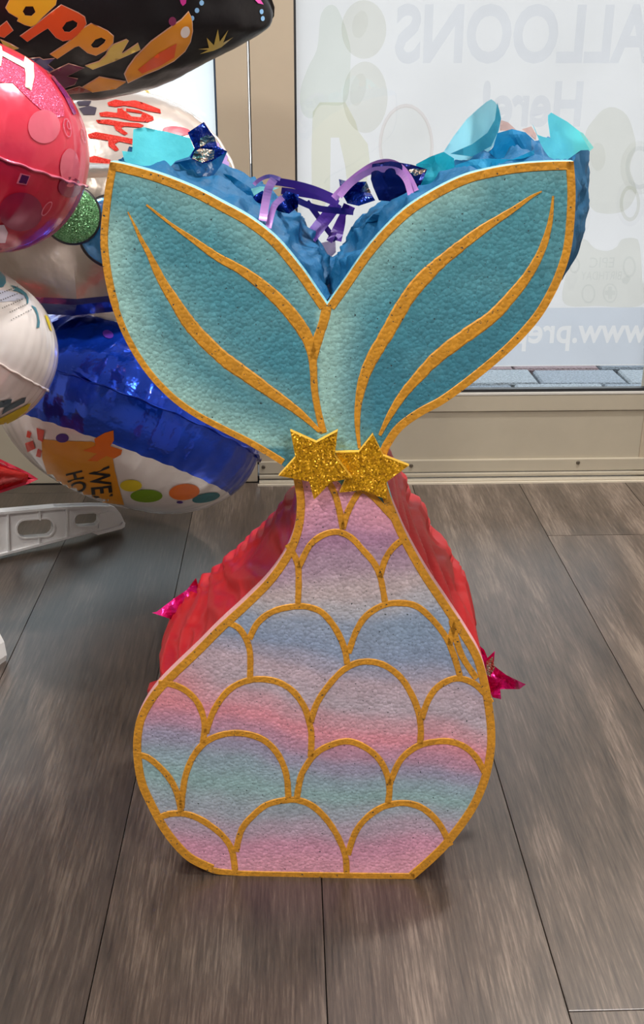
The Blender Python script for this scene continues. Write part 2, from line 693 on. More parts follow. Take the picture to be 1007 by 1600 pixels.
def ink(name, tint):
    """Thin transparent ink: tints the light that the film lets through."""
    m = bpy.data.materials.new(name)
    m.use_nodes = True
    t = m.node_tree
    t.nodes.remove(t.nodes['Principled BSDF'])
    tr = t.nodes.new('ShaderNodeBsdfTransparent')
    co = t.nodes.new('ShaderNodeTexCoord')
    n = t.nodes.new('ShaderNodeTexNoise')
    n.inputs['Scale'].default_value = 14
    t.links.new(co.outputs['Object'], n.inputs['Vector'])
    mx = t.nodes.new('ShaderNodeMix')
    mx.data_type = 'RGBA'
    mx.inputs[6].default_value = tuple(min(1, c * 0.97) for c in tint) + (1,)
    mx.inputs[7].default_value = tuple(min(1, c * 1.03) for c in tint) + (1,)
    t.links.new(n.outputs['Fac'], mx.inputs[0])
    t.links.new(mx.outputs[2], tr.inputs[0])
    t.links.new(tr.outputs[0], t.nodes['Material Output'].inputs[0])
    return m


I_grey = ink('ink_grey', (0.91, 0.92, 0.945))
I_band = ink('ink_blue_band', (0.80, 0.85, 0.92))
I_green = ink('ink_green', (0.90, 0.93, 0.88))
I_cream = ink('ink_cream', (0.92, 0.91, 0.78))
I_taupe = ink('ink_taupe', (0.90, 0.90, 0.85))
I_pale = ink('ink_pale', (0.96, 0.96, 0.94))
I_rose = ink('ink_rose', (0.94, 0.89, 0.87))
I_lum = ink('ink_lines', (0.93, 0.94, 0.94))
I_white = ink('ink_white', (0.99, 0.99, 1.0))
_layer = [0]


def film_print(name, poly, m, holes=()):
    """Flat print: outline given as it is seen, carried to the film's plane."""
    _layer[0] += 1
    y = YF - 0.0001 * _layer[0]
    vs, fs = cdt(poly, 400, holes)
    pts = [on_y(a, b_, y) - film.parent.location for a, b_ in vs]
    o = mk(name, pts, fs, m, film)
    return o


def ell(cx, cy, rx, ry, n=28, a=0.0, jag=0.0):
    out = []
    for i in range(n):
        th = 2 * math.pi * i / n
        k = 1 + jag * math.sin(i * 2.399 * 3)
        x, y = rx * math.cos(th) * k, ry * math.sin(th) * k
        out.append((cx + x * math.cos(a) - y * math.sin(a), cy + x * math.sin(a) + y * math.cos(a)))
    return out


def film_text(name, txt, px_right, px_left, py_base, py_cap, m, bold=0.03):
    """Mirrored lettering whose first letter starts at px_right and runs to the left."""
    _layer[0] += 1
    y = YF - 0.0001 * _layer[0]
    vs, fs = text_polys(txt, 1.0, bold)
    wx = max(v[0] for v in vs)
    cap = 0.69
    a, b_ = on_y(px_right, py_base, y), on_y(px_left, py_base, y)
    top = on_y(px_right, py_cap, y)
    sx = (b_.x - a.x) / wx
    sz = (top.z - a.z) / cap
    pts = [Vector((a.x + v[0] * sx, y, a.z + v[1] * sz)) - film.parent.location for v in vs]
    return mk(name, pts, fs, m, film)


film_print('print_green', catmull([(503, 20), (525, 10), (545, 60), (548, 100), (540, 160), (500, 165), (488, 185), (472, 175), (470, 140), (482, 105), (496, 75)], 6, True), I_green)
film_print('print_cream', [(489, 175), (500, 160), (540, 160), (556, 190), (560, 205), (575, 225), (578, 250), (572, 300), (545, 310), (540, 260), (530, 215), (517, 215), (516, 300), (505, 330), (488, 330), (487, 240)], I_cream)
film_print('print_balloon', ell(569, 46, 35, 46), I_taupe)
film_print('print_balloon', ell(571, 152, 35, 56), I_taupe)
film_print('print_balloon', ell(635, 228, 40, 62), I_pale)
film_print('print_rim', ell(635, 228, 43, 66), I_rose, [ell(635, 228, 38, 60)])
film_print('print_shine', ell(560, 140, 12, 26, a=.2), I_pale)
film_print('print_shine', ell(563, 38, 12, 22, a=.2), I_pale)
film_text('print_lettering', 'BALLOONS', 1064, 617, 95, 10, I_grey)
film_text('print_lettering', 'Here!', 910, 752, 195, 129, I_grey)
film_print('print_figure', catmull([(915, 210), (930, 185), (945, 170), (962, 168), (980, 180), (990, 205), (994, 230), (985, 262), (995, 300), (975, 330), (930, 330), (915, 295), (922, 250)], 6, True), I_taupe)
film_print('print_figure_face', ell(935, 245, 12, 22), I_pale)
film_print('print_balloon', ell(1000, 262, 30, 42), I_pale)
film_print('print_ring', ell(1000, 262, 22, 34), I_lum, [ell(1000, 262, 16, 27)])
film_print('print_balloon', ell(985, 318, 22, 36), I_white)
film_print('print_ring', ell(985, 318, 16, 28), I_taupe, [ell(985, 318, 11, 22)])
film_print('print_balloon', ell(908, 330, 16, 40), I_white)
film_print('print_controller', catmull([(880, 470), (900, 385), (915, 374), (930, 388), (950, 392), (965, 385), (972, 374), (992, 372), (1000, 382), (1004, 430), (1004, 476), (935, 478)], 6, True), I_taupe)
film_text('print_lettering', 'EPIC', 961, 921, 418, 402, I_lum, 0.0)
film_text('print_lettering', 'BIRTHDAY', 972, 908, 437, 424, I_lum, 0.0)
film_print('print_ring', ell(920, 459, 11, 15), I_lum, [ell(920, 459, 8.5, 12.5)])
film_print('print_ring', ell(954, 458, 11.5, 15.5), I_lum, [ell(954, 458, 9, 13)])
film_print('print_cross', [(951, 448), (957, 448), (957, 454), (962, 454), (962, 461), (957, 461), (957, 467), (951, 467), (951, 461), (946, 461), (946, 454), (951, 454)], I_lum)
film_print('print_ring', ell(984, 417, 10.5, 17), I_lum, [ell(984, 417, 7.5, 13)])
film_print('print_handle', [(972, 436), (981, 430), (986, 436), (980, 445), (973, 442)], I_lum)
film_print('print_ring', ell(898, 414, 9, 13), I_lum, [ell(898, 414, 6, 10)])
film_print('print_handle', [(886, 434), (900, 422), (904, 432), (897, 452), (889, 455)], I_white)
# band with the address left white
_layer[0] += 1
yb_ = YF - 0.0001 * _layer[0]
tv, tf = text_polys('www.preppy', 1.0, 0.02)
wx_ = max(v[0] for v in tv)
a_, b2_, t_ = on_y(1010, 534, yb_), on_y(752, 534, yb_), on_y(1010, 496, yb_)
tv = [(a_.x + v[0] * (b2_.x - a_.x) / wx_, a_.z + v[1] * (t_.z - a_.z) / 0.69) for v in tv]
q0, q1 = on_y(700, 571.5, yb_), on_y(700, 482, yb_)
xr_ = DX1 - 0.106
cnt_ = {}
for f in tf:
    for i in range(3):
        e_ = (f[i], f[(i + 1) % 3])
        cnt_[e_] = 1
bed = [e_ for e_ in cnt_ if (e_[1], e_[0]) not in cnt_ and max(tv[e_[0]][0], tv[e_[1]][0]) < xr_]
rect = [(q0.x, q0.z), (xr_, q0.z), (xr_, q1.z), (q0.x, q1.z)]
nn_ = len(tv)
ov, oe, of, *_ = delaunay_2d_cdt([Vector(v) for v in tv] + [Vector(v) for v in rect], bed + [(nn_ + i, nn_ + (i + 1) % 4) for i in range(4)], [], 0, 1e-6)


def in_text(x, y):
    for f in tf:
        (x1, y1), (x2, y2), (x3, y3) = (tv[i] for i in f)
        d1 = (x - x2) * (y1 - y2) - (x1 - x2) * (y - y2)
        d2 = (x - x3) * (y2 - y3) - (x2 - x3) * (y - y3)
        d3 = (x - x1) * (y3 - y1) - (x3 - x1) * (y - y1)
        if not ((d1 < 0 or d2 < 0 or d3 < 0) and (d1 > 0 or d2 > 0 or d3 > 0)):
            return True
    return False


bf = []
for f in of:
    cx_ = sum(ov[i].x for i in f) / len(f)
    cy_ = sum(ov[i].y for i in f) / len(f)
    if q0.x < cx_ < xr_ and q0.z < cy_ < q1.z and not in_text(cx_, cy_):
        bf.append(tuple(f))
mk('print_band', [Vector((v.x, yb_, v.y)) - film.parent.location for v in ov], bf, I_band, film)

# left fixed light
WX0 = gx0 - 1.15
win = structure(empty('window_1', ((WX0 + gx0) / 2, YD, 0)))
fx = X(337.5, 120)
dbox('mullion', fx, gx0, YD - 0.004, YD + 0.06, 0, 2.3, M_alu, win)
dbox('mullion', WX0, WX0 + 0.06, YD - 0.004, YD + 0.06, 0, 2.3, M_alu, win)
dbox('bottom_rail', WX0 + 0.06, fx, YD, YD + 0.05, 0, 0.2, M_alu2, win)
dbox('top_rail', WX0 + 0.06, fx, YD, YD + 0.05, 2.18, 2.3, M_alu, win)
dbox('gasket', fx - 0.004, fx + 0.0005, YD - 0.002, YD + 0.03, 0.2, 2.18, mat('dark_blue_gasket', rgb(40, 60, 84), .5, var=(20, .2)), win, 0.0004)
dbox('glass_pane', WX0 + 0.055, fx + 0.004, YG, YG + 0.005, 0.195, 2.19, mg, win, 0)
dbox('window_film', WX0 + 0.058, fx + 0.002, YF, YF + 0.0006, 0.198, 2.185, film_mat('bright_window_film', (0.97, 0.995, 1.0, 1), 0.94), win, 0)
# door jamb gap: black weather strip with a slit of daylight along its left side
dbox('weather_strip', gx0 + 0.0028, gx1, YD + 0.002, YD + 0.035, 0.04, ZT, M_gask, win, 0.0003)
dbox('weather_strip', gx0, gx0 + 0.0028, YD + 0.004, YD + 0.035, 0.04, Z(330), M_gask, win, 0.0003)
# pivot shoe at the bottom of the gap
p = on_y(405, 751, YD)
dbox('pivot_shoe', p.x - 0.006, p.x + 0.006, YD - 0.003, YD + 0.02, 0.004, 0.014, M_gask, win, 0.001)

# threshold, header and the wall around the storefront
structure(box('trim_1', gx0 + 0.004, DX1, WALL_Y + 0.002, YD + 0.055, -0.004, Z(743.5), M_alu2, None, 0.002))
structure(box('trim_2', gx0 + 0.0005, DX1, WALL_Y - 0.004, WALL_Y + 0.0015, -0.001, 0.0042, mat('highlight_strip', rgb(214, 204, 186), 0.35, 0.2, var=(30, .08)), None, 0.0008))  # pale strip paints the highlight along the threshold's front edge
structure(box('trim_3', gx1 - 0.002, DX1 + 0.06, YD - 0.004, YD + 0.06, ZT + 0.003, 2.3, M_alu))
structure(box('trim_4', DX1 + 0.004, DX1 + 0.06, YD - 0.004, YD + 0.06, 0, ZT + 0.002, M_alu))
wf = structure(empty('wall_front', (0, YD + 0.05, 0)))
box('wall_panel', RX0, WX0, -0.05, 0.05, 0, 2.7, M_wall, wf)
box('wall_panel', DX1 + 0.06, RX1, -0.05, 0.05, 0, 2.7, M_wall, wf)
box('wall_panel', WX0, DX1 + 0.06, -0.05, 0.05, 2.3, 2.7, M_wall, wf)

# pavement outside: bed and single pavers
M_bed = mat('paving_sand', rgb(70, 72, 76), 0.95, var=(60, .2))
pave = structure(box('pavement', -6, 6, YD + 0.06, YD + 9, -0.2, -0.035, M_bed))
pm = []
for cc in (rgb(136, 142, 150), rgb(122, 128, 136), rgb(146, 151, 156), rgb(130, 134, 140)):
    pm.append(mat('granite_paver', cc, 0.9, bump=(130, .9), var=(190, .75)))
M_pink = mat('reddish_paver', rgb(138, 116, 118), 0.9, bump=(130, .9), var=(190, .6))
rows_y = [on_y(0, 0, 1).y] and [on_floor(780, py, 0).y for py in (624, 600, 577)]
rows = [rows_y[0] - 0.02, rows_y[1], rows_y[2]]
d = rows[2] - rows[1]
rows = [rows[0] - d] + rows + [rows[2] + d * (i + 1) for i in range(14)]
pmesh = {}
for r in range(len(rows) - 1):
    ya, yb = rows[r], rows[r + 1]
    if ya < YD + 0.06:
        ya = YD + 0.061
    if yb - ya < 0.02:
        continue
    L = 0.275
    x = -2.2 + [0.0, 0.10, 0.02, 0.17, 0.07][r % 5]
    if r == 1:
        x = on_floor(666, 612).x - 9 * L
    elif r == 2:
        x = on_floor(840, 590).x - 9 * L
    for kk in range(15):
        w = L
        bm = bmesh.new()
        bmesh.ops.create_cube(bm, size=1)
        for v in bm.verts:
            v.co = Vector((v.co.x * (w - 0.010), v.co.y * (yb - ya - 0.010), v.co.z * 0.05))
            v.co.x += random.uniform(-.003, .003)
            v.co.y += random.uniform(-.003, .003)
        bmesh.ops.bevel(bm, geom=bm.edges[:], offset=0.006, segments=1, affect='EDGES')
        me = bpy.data.meshes.new('paver')
        bm.to_mesh(me)
        bm.free()
        me.materials.append(M_pink if r == 3 and kk % 3 != 2 else random.choice(pm))
        o = bpy.data.objects.new('paver', me)
        COL.objects.link(o)
        o.parent = pave
        o.location = (x + kk * L + w / 2, (ya + yb) / 2, -0.025 + random.uniform(-.002, .002))

# ================================================================== PINATA
PA, PB = on_floor(345, 1367.0), on_floor(645, 1373.5)
pin_yaw = math.atan2(PB.y - PA.y, PB.x - PA.x)
pin_o = Vector(((PA.x + PB.x) / 2, (PA.y + PB.y) / 2, 0))
EX = Vector((math.cos(pin_yaw), math.sin(pin_yaw), 0))
EY = Vector((-math.sin(pin_yaw), math.cos(pin_yaw), 0))
pin = empty('mermaid_tail_pinata', pin_o, pin_yaw)
tag(pin, 'mermaid tail pinata with teal flukes, pastel scales and gold lines standing on the wood floor', 'pinata')


def PL_(px, py, yd=0.0):
    """Point on the pinata's own upright plane at depth yd, in its local frame."""
    w = hit(px, py, pin_o + EY * yd, EY) - pin_o
    return Vector((w.dot(EX), yd, max(0.0, w.z)))


L_tip = (172, 253)
R_tip = (897, 252)
NOTCH = (511.5, 476)
fl_top_left = [L_tip, (188, 255), (244, 270), (301, 292), (346, 315), (391, 340), (433, 373), (471, 418), (497, 455), NOTCH]
fl_top_right = [NOTCH, (537, 440), (576, 385), (624, 334), (668, 303), (720, 276.5), (764, 264), (812, 256), (860, 252.5), R_tip]
fl_right = [R_tip, (900, 295), (898.5, 343), (893, 391), (882, 427), (868, 459), (843, 500), (801, 546), (747, 592), (697, 629), (659, 650), (630, 671), (614, 692), (606, 708), (602, 730), (604, 752), (613, 783)]
fl_bottom = [(613, 783), (603, 795), (585, 778), (567, 768), (545, 768), (528, 752), (490, 750), (457, 740)]
fl_left = [(457, 740), (440, 726), (391.5, 697), (346, 674), (301, 649.5), (263, 621), (225.5, 580), (195, 530), (174.5, 478), (165, 440), (159.5, 406), (157, 369), (163, 304), L_tip]
bd_right = [(613, 783), (620, 800), (637, 838), (666, 890), (702, 944), (730, 987), (752, 1026), (765, 1072), (772, 1115), (774.5, 1145), (773, 1178), (763, 1223), (742, 1269), (706, 1318), (680, 1345), (648, 1373)]
bd_bottom = [(648, 1373), (542, 1372), (375, 1369), (330, 1363)]
bd_left = [(330, 1363), (298, 1348), (276, 1329), (251.6, 1298), (230, 1258), (214.6, 1221), (208, 1172), (211.5, 1132), (221, 1107), (239, 1079), (264, 1052), (305, 1013), (343, 975), (378, 943), (416, 905), (441.5, 870), (454, 845), (462, 816), (464, 784), (460.6, 759), (457, 740)]
STEP = 7.0
s_tl, s_tr, s_r, s_b, s_l = (catmull(s, STEP) for s in (fl_top_left, fl_top_right, fl_right, fl_bottom, fl_left))
s_b = [p for p in catmull(fl_bottom, 40)]
fluke_poly = s_tl[:-1] + s_tr[:-1] + s_r[:-1] + s_b[:-1] + s_l[:-1]
b_r, b_l = catmull(bd_right, STEP), catmull(bd_left, STEP)
b_b = catmull(bd_bottom, 20)
body_poly = b_r[:-1] + b_b[:-1] + b_l[:-1] + s_b[::-1][:-1]

GOLD = rgb(214, 150, 46)
M_foam_teal = foam_mat('teal_painted_foam')
M_foam_body = foam_mat('pastel_painted_foam')
M_gold = foam_mat('gold_paint', GOLD, 260, 0.3, 0.5)
M_rim_teal = mat('pale_teal_foam_edge', rgb(128, 184, 194), 0.7, bump=(200, .3), var=(80, .06))
M_rim_pink = mat('pale_pink_foam_edge', rgb(214, 160, 166), 0.7, bump=(200, .3), var=(80, .06))

# ---- airbrushed paint
stripeA = [(229, 320, 3), (267, 350, 5), (301, 374, 9), (339, 401, 13), (376, 421.5, 15), (410, 446, 18), (444, 478, 20), (471, 512, 20), (486, 542, 18), (490, 575, 12), (492, 610, 11), (498, 645, 11), (506, 676, 11)]
stripeB = [(200, 331, 2), (210.4, 352, 4), (221, 375, 7), (232, 395, 9), (252, 436.6, 14), (270, 466, 17), (301, 511.7, 21), (346, 557, 22), (384, 585, 21), (429, 617, 17), (467, 644, 12), (500, 674, 6)]
stripeC = [(847, 299, 2), (830, 308, 5), (803, 327, 9), (751, 361, 15), (698, 402, 19), (666, 431, 22), (637, 466, 22), (605, 521, 22), (582, 560, 19), (568, 594, 16), (560, 634, 11), (559, 667, 8), (562, 700, 5)]
stripeD = [(865, 306, 3), (860, 348, 8), (847, 391, 12), (825, 431, 15), (796, 467, 18), (768, 496, 20), (726, 526, 22), (684, 558, 20), (655, 588, 17), (630, 617, 14), (609, 650, 10), (594, 680, 5)]
notchL = [(511.5, 478, 15), (506, 503, 15), (497, 530, 15), (490, 560, 13)]


def mixc(a, b_, k):
    return tuple(a[i] + (b_[i] - a[i]) * k for i in range(3))


def smooth(e0, e1, x):
    k = max(0.0, min(1.0, (x - e0) / (e1 - e0)))
    return k * k * (3 - 2 * k)


TEAL = rgb(78, 150, 168)[:3]
TEAL_D = rgb(62, 134, 158)[:3]
MINT = rgb(172, 218, 212)[:3]
_low_left = fl_left[1:-2]
_ctr = [(508, 500), (497, 553), (497, 600), (502, 660), (508, 700)]
_tr_edge = fl_top_right[:6]


def teal_paint(px, py):
    left = px < 505 and py < 700 and px < 497 + max(0, (500 - py)) * 0.15
    k = 0.0
    if left:
        d1 = line_dist(px, py, _low_left)
        k = max(k, 0.85 * math.exp(-(d1 / 48.0) ** 2))
        d2 = line_dist(px, py, fl_top_left)
        k = max(k, 0.42 * math.exp(-(d2 / 45.0) ** 2))
        d3 = line_dist(px, py, [p[:2] for p in stripeB[2:]])
        k = max(k, 0.25 * math.exp(-(d3 / 30.0) ** 2) * (1 if py > 420 else .5))
        base = mixc(TEAL, TEAL_D, smooth(300, 600, py) * 0.5)
    else:
        d1 = line_dist(px, py, _ctr)
        k = max(k, 0.88 * math.exp(-(max(0, d1 - 6) / 42.0) ** 2))
        d2 = line_dist(px, py, _tr_edge)
        k = max(k, 0.70 * math.exp(-(d2 / 46.0) ** 2))
        d3 = line_dist(px, py, fl_top_right[5:])
        k = max(k, 0.30 * math.exp(-(d3 / 40.0) ** 2))
        base = mixc(TEAL, TEAL_D, smooth(420, 640, py + (px - 560) * 0.3))
    k += 0.10 * noise.noise(Vector((px / 60.0, py / 60.0, 3.1)))
    return mixc(base, MINT, max(0, min(1, k)))


_stops = [(735, (232, 160, 182)), (775, (236, 168, 190)), (805, (222, 160, 190)), (845, (180, 138, 174)), (880, (186, 158, 184)), (915, (208, 192, 200)),
          (940, (196, 196, 210)), (965, (162, 178, 208)), (1000, (150, 168, 202)), (1025, (178, 176, 202)), (1050, (206, 186, 204)), (1085, (200, 186, 204)),
          (1112, (222, 172, 190)), (1132, (236, 158, 178)), (1158, (204, 156, 186)), (1185, (172, 168, 200)), (1215, (158, 184, 202)), (1240, (156, 192, 200)),
          (1268, (172, 184, 202)), (1295, (196, 176, 200)), (1325, (226, 164, 196)), (1350, (238, 172, 198)), (1380, (236, 170, 196))]
_stops = [(y, rgb(*c)[:3]) for y, c in _stops]


def body_paint(px, py):
    # the sprayed bands sag and drift a little from left to right
    s = py + 16 * noise.noise(Vector((px / 120.0, py / 160.0, 0.7))) + 6 * noise.noise(Vector((px / 40.0, py / 50.0, 4.7)))
    wgt = smooth(960, 1060, py) * (1 - smooth(1180, 1290, py))
    s -= wgt * (px - 480) * 0.16
    s += (1 - smooth(860, 1000, py)) * (px - 540) * 0.10
    s += 22 * math.sin((px - 430) / 95.0) * smooth(880, 960, py) * (1 - smooth(1030, 1080, py)) * -0.5
    for i in range(len(_stops) - 1):
        if s <= _stops[i + 1][0]:
            k = smooth(_stops[i][0], _stops[i + 1][0], s)
            c = mixc(_stops[i][1], _stops[i + 1][1], k)
            break
    else:
        c = _stops[-1][1]
    # overspray of rose on the left edge and of blue on the right
    e = math.exp(-(((px - 262) / 60.0) ** 2 + ((py - 1068) / 34.0) ** 2))
    c = mixc(c, rgb(238, 150, 164)[:3], 0.75 * e)
    e = math.exp(-(((px - 610) / 55.0) ** 2 + ((py - 808) / 22.0) ** 2))
    c = mixc(c, rgb(244, 172, 196)[:3], 0.6 * e)
    e = math.exp(-(((px - 640) / 70.0) ** 2 + ((py - 985) / 30.0) ** 2))
    c = mixc(c, rgb(136, 170, 206)[:3], 0.45 * e)
    return c


PT = 0.014    # foam sheet thickness


def foam_panel(name, poly, paint, mface, mrim, yd=0.0, step=9.0):
    vs, tris = cdt(poly, step)
    n = len(vs)
    front = [PL_(a, b_, 0.0) for a, b_ in vs]
    verts = [Vector((p.x, yd, p.z)) for p in front] + [Vector((p.x, yd + PT, p.z)) for p in front]
    faces, fm = [], []
    for f in tris:
        a, b_, c = (verts[i] for i in f)
        if (b_ - a).cross(c - a).y > 0:
            f = f[::-1]
        faces.append(f)
        fm.append(0)
        faces.append(tuple(i + n for i in f[::-1]))
        fm.append(1)
    cnt = {}
    for f in faces[::2]:
        for i in range(3):
            e_ = (f[i], f[(i + 1) % 3])
            cnt[e_] = cnt.get(e_, 0) + 1
    for (i, j) in cnt:
        if (j, i) not in cnt:
            faces.append((j, i, i + n, j + n))
            fm.append(1)
    o = mk(name, verts, faces, None, pin, mats=[mface, mrim], fmat=fm)
    if paint:
        at = o.data.color_attributes.new('paint', 'FLOAT_COLOR', 'POINT')
        for i, (a, b_) in enumerate(vs):
            c = paint(a, b_)
            at.data[i].color = (*c, 1)
            at.data[i + n].color = (*c, 1)
    return o


fluke = foam_panel('fluke_panel', fluke_poly, teal_paint, M_foam_teal, M_rim_teal)
fluke['label'] = 'teal painted foam tail flukes'
body = foam_panel('body_panel', body_poly, body_paint, M_foam_body, M_rim_pink)
body['label'] = 'pastel banded foam body with scale pattern'


def ribbon_px(name, pts, parent, yd=-0.0008, m=None, closed=False):
    """A painted line: centre line (px, py, width) laid on the panel's face with a slightly domed section."""
    verts, faces = [], []
    n = len(pts)
    for i, (x, y, w) in enumerate(pts):
        a = pts[(i - 1) % n] if closed or i > 0 else pts[i]
        c = pts[(i + 1) % n] if closed or i < n - 1 else pts[i]
        dx, dy = c[0] - a[0], c[1] - a[1]
        L = math.hypot(dx, dy) or 1
        nx, ny = -dy / L, dx / L
        wob = 1 + 0.10 * noise.noise(Vector((x / 9.0, y / 9.0, 1.3)))
        w *= wob
        for s, yy in ((-.5, -0.0001), (-.4, yd), (.4, yd), (.5, -0.0001)):
            p = PL_(x + nx * w * s, y + ny * w * s, 0.0)
            verts.append(Vector((p.x, yy, p.z)))
    rng = n if closed else n - 1
    for i in range(rng):
        a, c = i * 4, ((i + 1) % n) * 4
        for k in range(3):
            faces.append((a + k, a + k + 1, c + k + 1, c + k))
    return mk(name, verts, faces, m or M_gold, parent)


def border(name, pts, parent, w, closed=False):
    """Gold border: strip between an outline and its inset (outline given with the inside on its right in px space)."""
    n = len(pts)
    verts, faces = [], []
    for i, p in enumerate(pts):
        a = pts[max(0, i - 1)]
        c = pts[min(n - 1, i + 1)]
        dx, dy = c[0] - a[0], c[1] - a[1]
        L = math.hypot(dx, dy) or 1
        nx, ny = -dy / L, dx / L            # right-hand side in px space (y down) for a clockwise outline
        ww = w(p[0], p[1]) if callable(w) else w
        q = PL_(p[0], p[1])
        verts.append(Vector((q.x, -0.0002, q.z)))
        for s, yy in ((0.03, -0.0009), (0.92, -0.0009), (1.0, -0.0001)):
            q = PL_(p[0] + nx * ww * s, p[1] + ny * ww * s)
            verts.append(Vector((q.x, yy, q.z)))
    for i in range(n - 1):
        for k in range(3):
            a, c = i * 4 + k, (i + 1) * 4 + k
            faces.append((a, a + 1, c + 1, c))
    return mk(name, verts, faces, M_gold, parent)


def w_left(px, py):
    return 12 if py < 480 else 10


border('gold_border', s_tl, fluke, 14)
border('gold_border', s_tr, fluke, 14)
border('gold_border', [p for p in s_r], fluke, 13)
border('gold_border', s_l[3:], fluke, w_left)
border('gold_border', b_r, body, 13)
border('gold_border', b_b, body, 9)
border('gold_border', b_l, body, 13)
for s in (stripeA, stripeB, stripeC, stripeD, notchL):
    ribbon_px('gold_stripe', catmull(s, 6), fluke, -0.0010)

arcs = [
    [(512, 750), (523.6, 772), (531, 799), (536, 826)],
    [(536, 826), (543, 802), (555, 778), (567, 766), (585, 778), (603, 797), (621, 815)],
    [(449, 850), (459, 866), (466, 884), (467, 912), (466, 943)],
    [(467, 887), (479, 861), (489, 847), (507, 835), (528, 831), (549, 840), (567, 859), (585, 880), (595, 903), (602, 940)],
    [(594, 902), (603, 873), (617, 853), (635, 840)],
    [(352, 971), (371.6, 980), (384, 997), (391, 1020), (391, 1058)],
    [(390, 998), (404, 972), (430, 954), (467, 947), (492, 951), (508, 961), (525, 983), (538, 1011), (543, 1037)],
    [(545, 1020), (557, 986), (573, 962), (598, 946), (623, 942), (651, 947), (677, 969), (698, 997), (711, 1028), (719, 1056)],
    [(703, 1008), (707, 988), (715, 966)],
    [(706, 968), (713, 998), (724, 1028), (745, 1060)],
    [(248, 1067), (268, 1069), (289, 1078), (307, 1095), (317, 1117), (320, 1138), (317, 1160)],
    [(322, 1145), (334, 1111), (353, 1083), (375, 1067.5), (402, 1061), (433, 1065), (458, 1080), (476, 1105), (484, 1130), (487, 1150), (486, 1182)],
    [(486, 1128), (495, 1100), (513, 1072), (538, 1046), (566, 1034), (598, 1038), (626, 1058), (644, 1086), (654, 1112), (658, 1138), (657, 1162)],
    [(659, 1124), (670, 1093), (686, 1072), (712, 1060), (736, 1065), (754, 1079), (768, 1098)],
    [(212, 1178), (230, 1183), (248, 1197), (265, 1216), (277, 1240), (283, 1268)],
    [(284, 1262), (286, 1237), (291, 1209), (304, 1179), (325, 1157), (356, 1146), (387, 1147), (415, 1158), (436, 1181), (448, 1212), (451, 1247)],
    [(464, 1247), (470, 1215), (478, 1198), (492, 1179), (512, 1166), (542, 1158), (568, 1166), (591, 1184), (604, 1207), (609, 1230), (607, 1255)],
    [(609, 1226), (624, 1191), (644, 1171), (667, 1161), (699, 1158), (725, 1166), (745, 1184), (760, 1212)],
    [(245, 1279), (264, 1272), (286, 1271), (307, 1277), (329, 1290), (350, 1308), (363, 1330), (368, 1364)],
    [(369, 1330), (378, 1296), (396, 1274), (418, 1257), (448, 1250), (470, 1251), (491, 1261), (512, 1282), (529, 1309), (540, 1338), (542, 1368)],
    [(544, 1335), (555, 1302), (572, 1279), (598, 1261), (627, 1254.5), (653, 1259), (673, 1272), (690, 1292), (704, 1321)],
]
for a in arcs:
    ribbon_px('gold_scale_line', [(x, y, 10.0) for x, y in catmull(a, 5)], body, -0.0010)

# ---- sides: front outline lofted to the back outline, crumpled foil and tissue
DEP = 0.235


def back_shift(px, py):
    """The back sheet sits a little to the right at the right fluke (hand-built)."""
    if px > 520 and py < 720:
        k = smooth(720, 560, py) if False else 1 - smooth(430, 700, py)
        return 0.064 * k * smooth(520, 760, px)
    return 0.0


def loft(name, pts, m, rows, disp, parent=pin, y0=PT - 0.001, y1=DEP + 0.008, inset=0.0025):
    verts, faces = [], []
    n = len(pts)
    L = 0.0
    for i, p in enumerate(pts):
        a, c = pts[max(0, i - 1)], pts[min(n - 1, i + 1)]
        A, C = PL_(*a[:2]), PL_(*c[:2])
        tx, tz = C.x - A.x, C.z - A.z
        T = math.hypot(tx, tz) or 1
        nx, nz = -tz / T, tx / T                # outward for a clockwise px outline
        if i:
            q0 = PL_(*pts[i - 1][:2])
            q1 = PL_(*p[:2])
            L += (q1 - q0).length
        q = PL_(*p[:2])
        for j in range(rows + 1):
            v = j / rows
            dd = disp(L, v, p) - inset
            verts.append(Vector((q.x + nx * dd + back_shift(*p[:2]) * v, y0 + (y1 - y0) * v, max(0.001, q.z + nz * dd))))
    for i in range(n - 1):
        for j in range(rows):
            a = i * (rows + 1) + j
            faces.append((a, a + 1, a + rows + 2, a + rows + 1))
    return mk(name, verts, faces, m, parent, smooth=True)


def N3(x, y, z):
    return noise.noise(Vector((x, y, z)))


def ridged(x, y, z):
    return 1 - abs(noise.noise(Vector((x, y, z)))) * 2


def red_disp(L, v, p):
    env = math.sin(math.pi * min(1, max(0, v * 0.98 + 0.01))) ** 0.5
    u = L + 0.05 * v
    folds = (0.5 + 0.5 * math.sin(u * 120 + 9 * N3(u * 11, v * 1.0, 2.0))) ** 1.6 * 0.015 * (0.6 + 0.8 * abs(N3(u * 10, v * 2, 6)))
    folds += ridged(u * 12, v * 1.5, 11.0) * 0.005 - 0.002
    folds += ridged(u * 34 + 2 * N3(u * 8, v * 3, 1.0), v * 1.6, 21.0) * 0.006
    if v > 0.74:      # gathered frill along the back edge
        folds += 0.0045 * math.sin(L * 420 + 4 * N3(L * 40, 0, 1)) * smooth(.74, .84, v)
    return min(0.0015, -0.011 + env * folds) if v < .74 else min(0.004, -0.008 + env * folds)


def blue_disp(L, v, p):
    env = math.sin(math.pi * v) ** 0.6
    return -0.006 + env * (ridged(L * 16 + v * 2, v * 3.5, 9.0) * 0.013 + ridged(L * 34, v * 8, 3.0) * 0.011 + N3(L * 60, v * 12, 5.0) * 0.002)


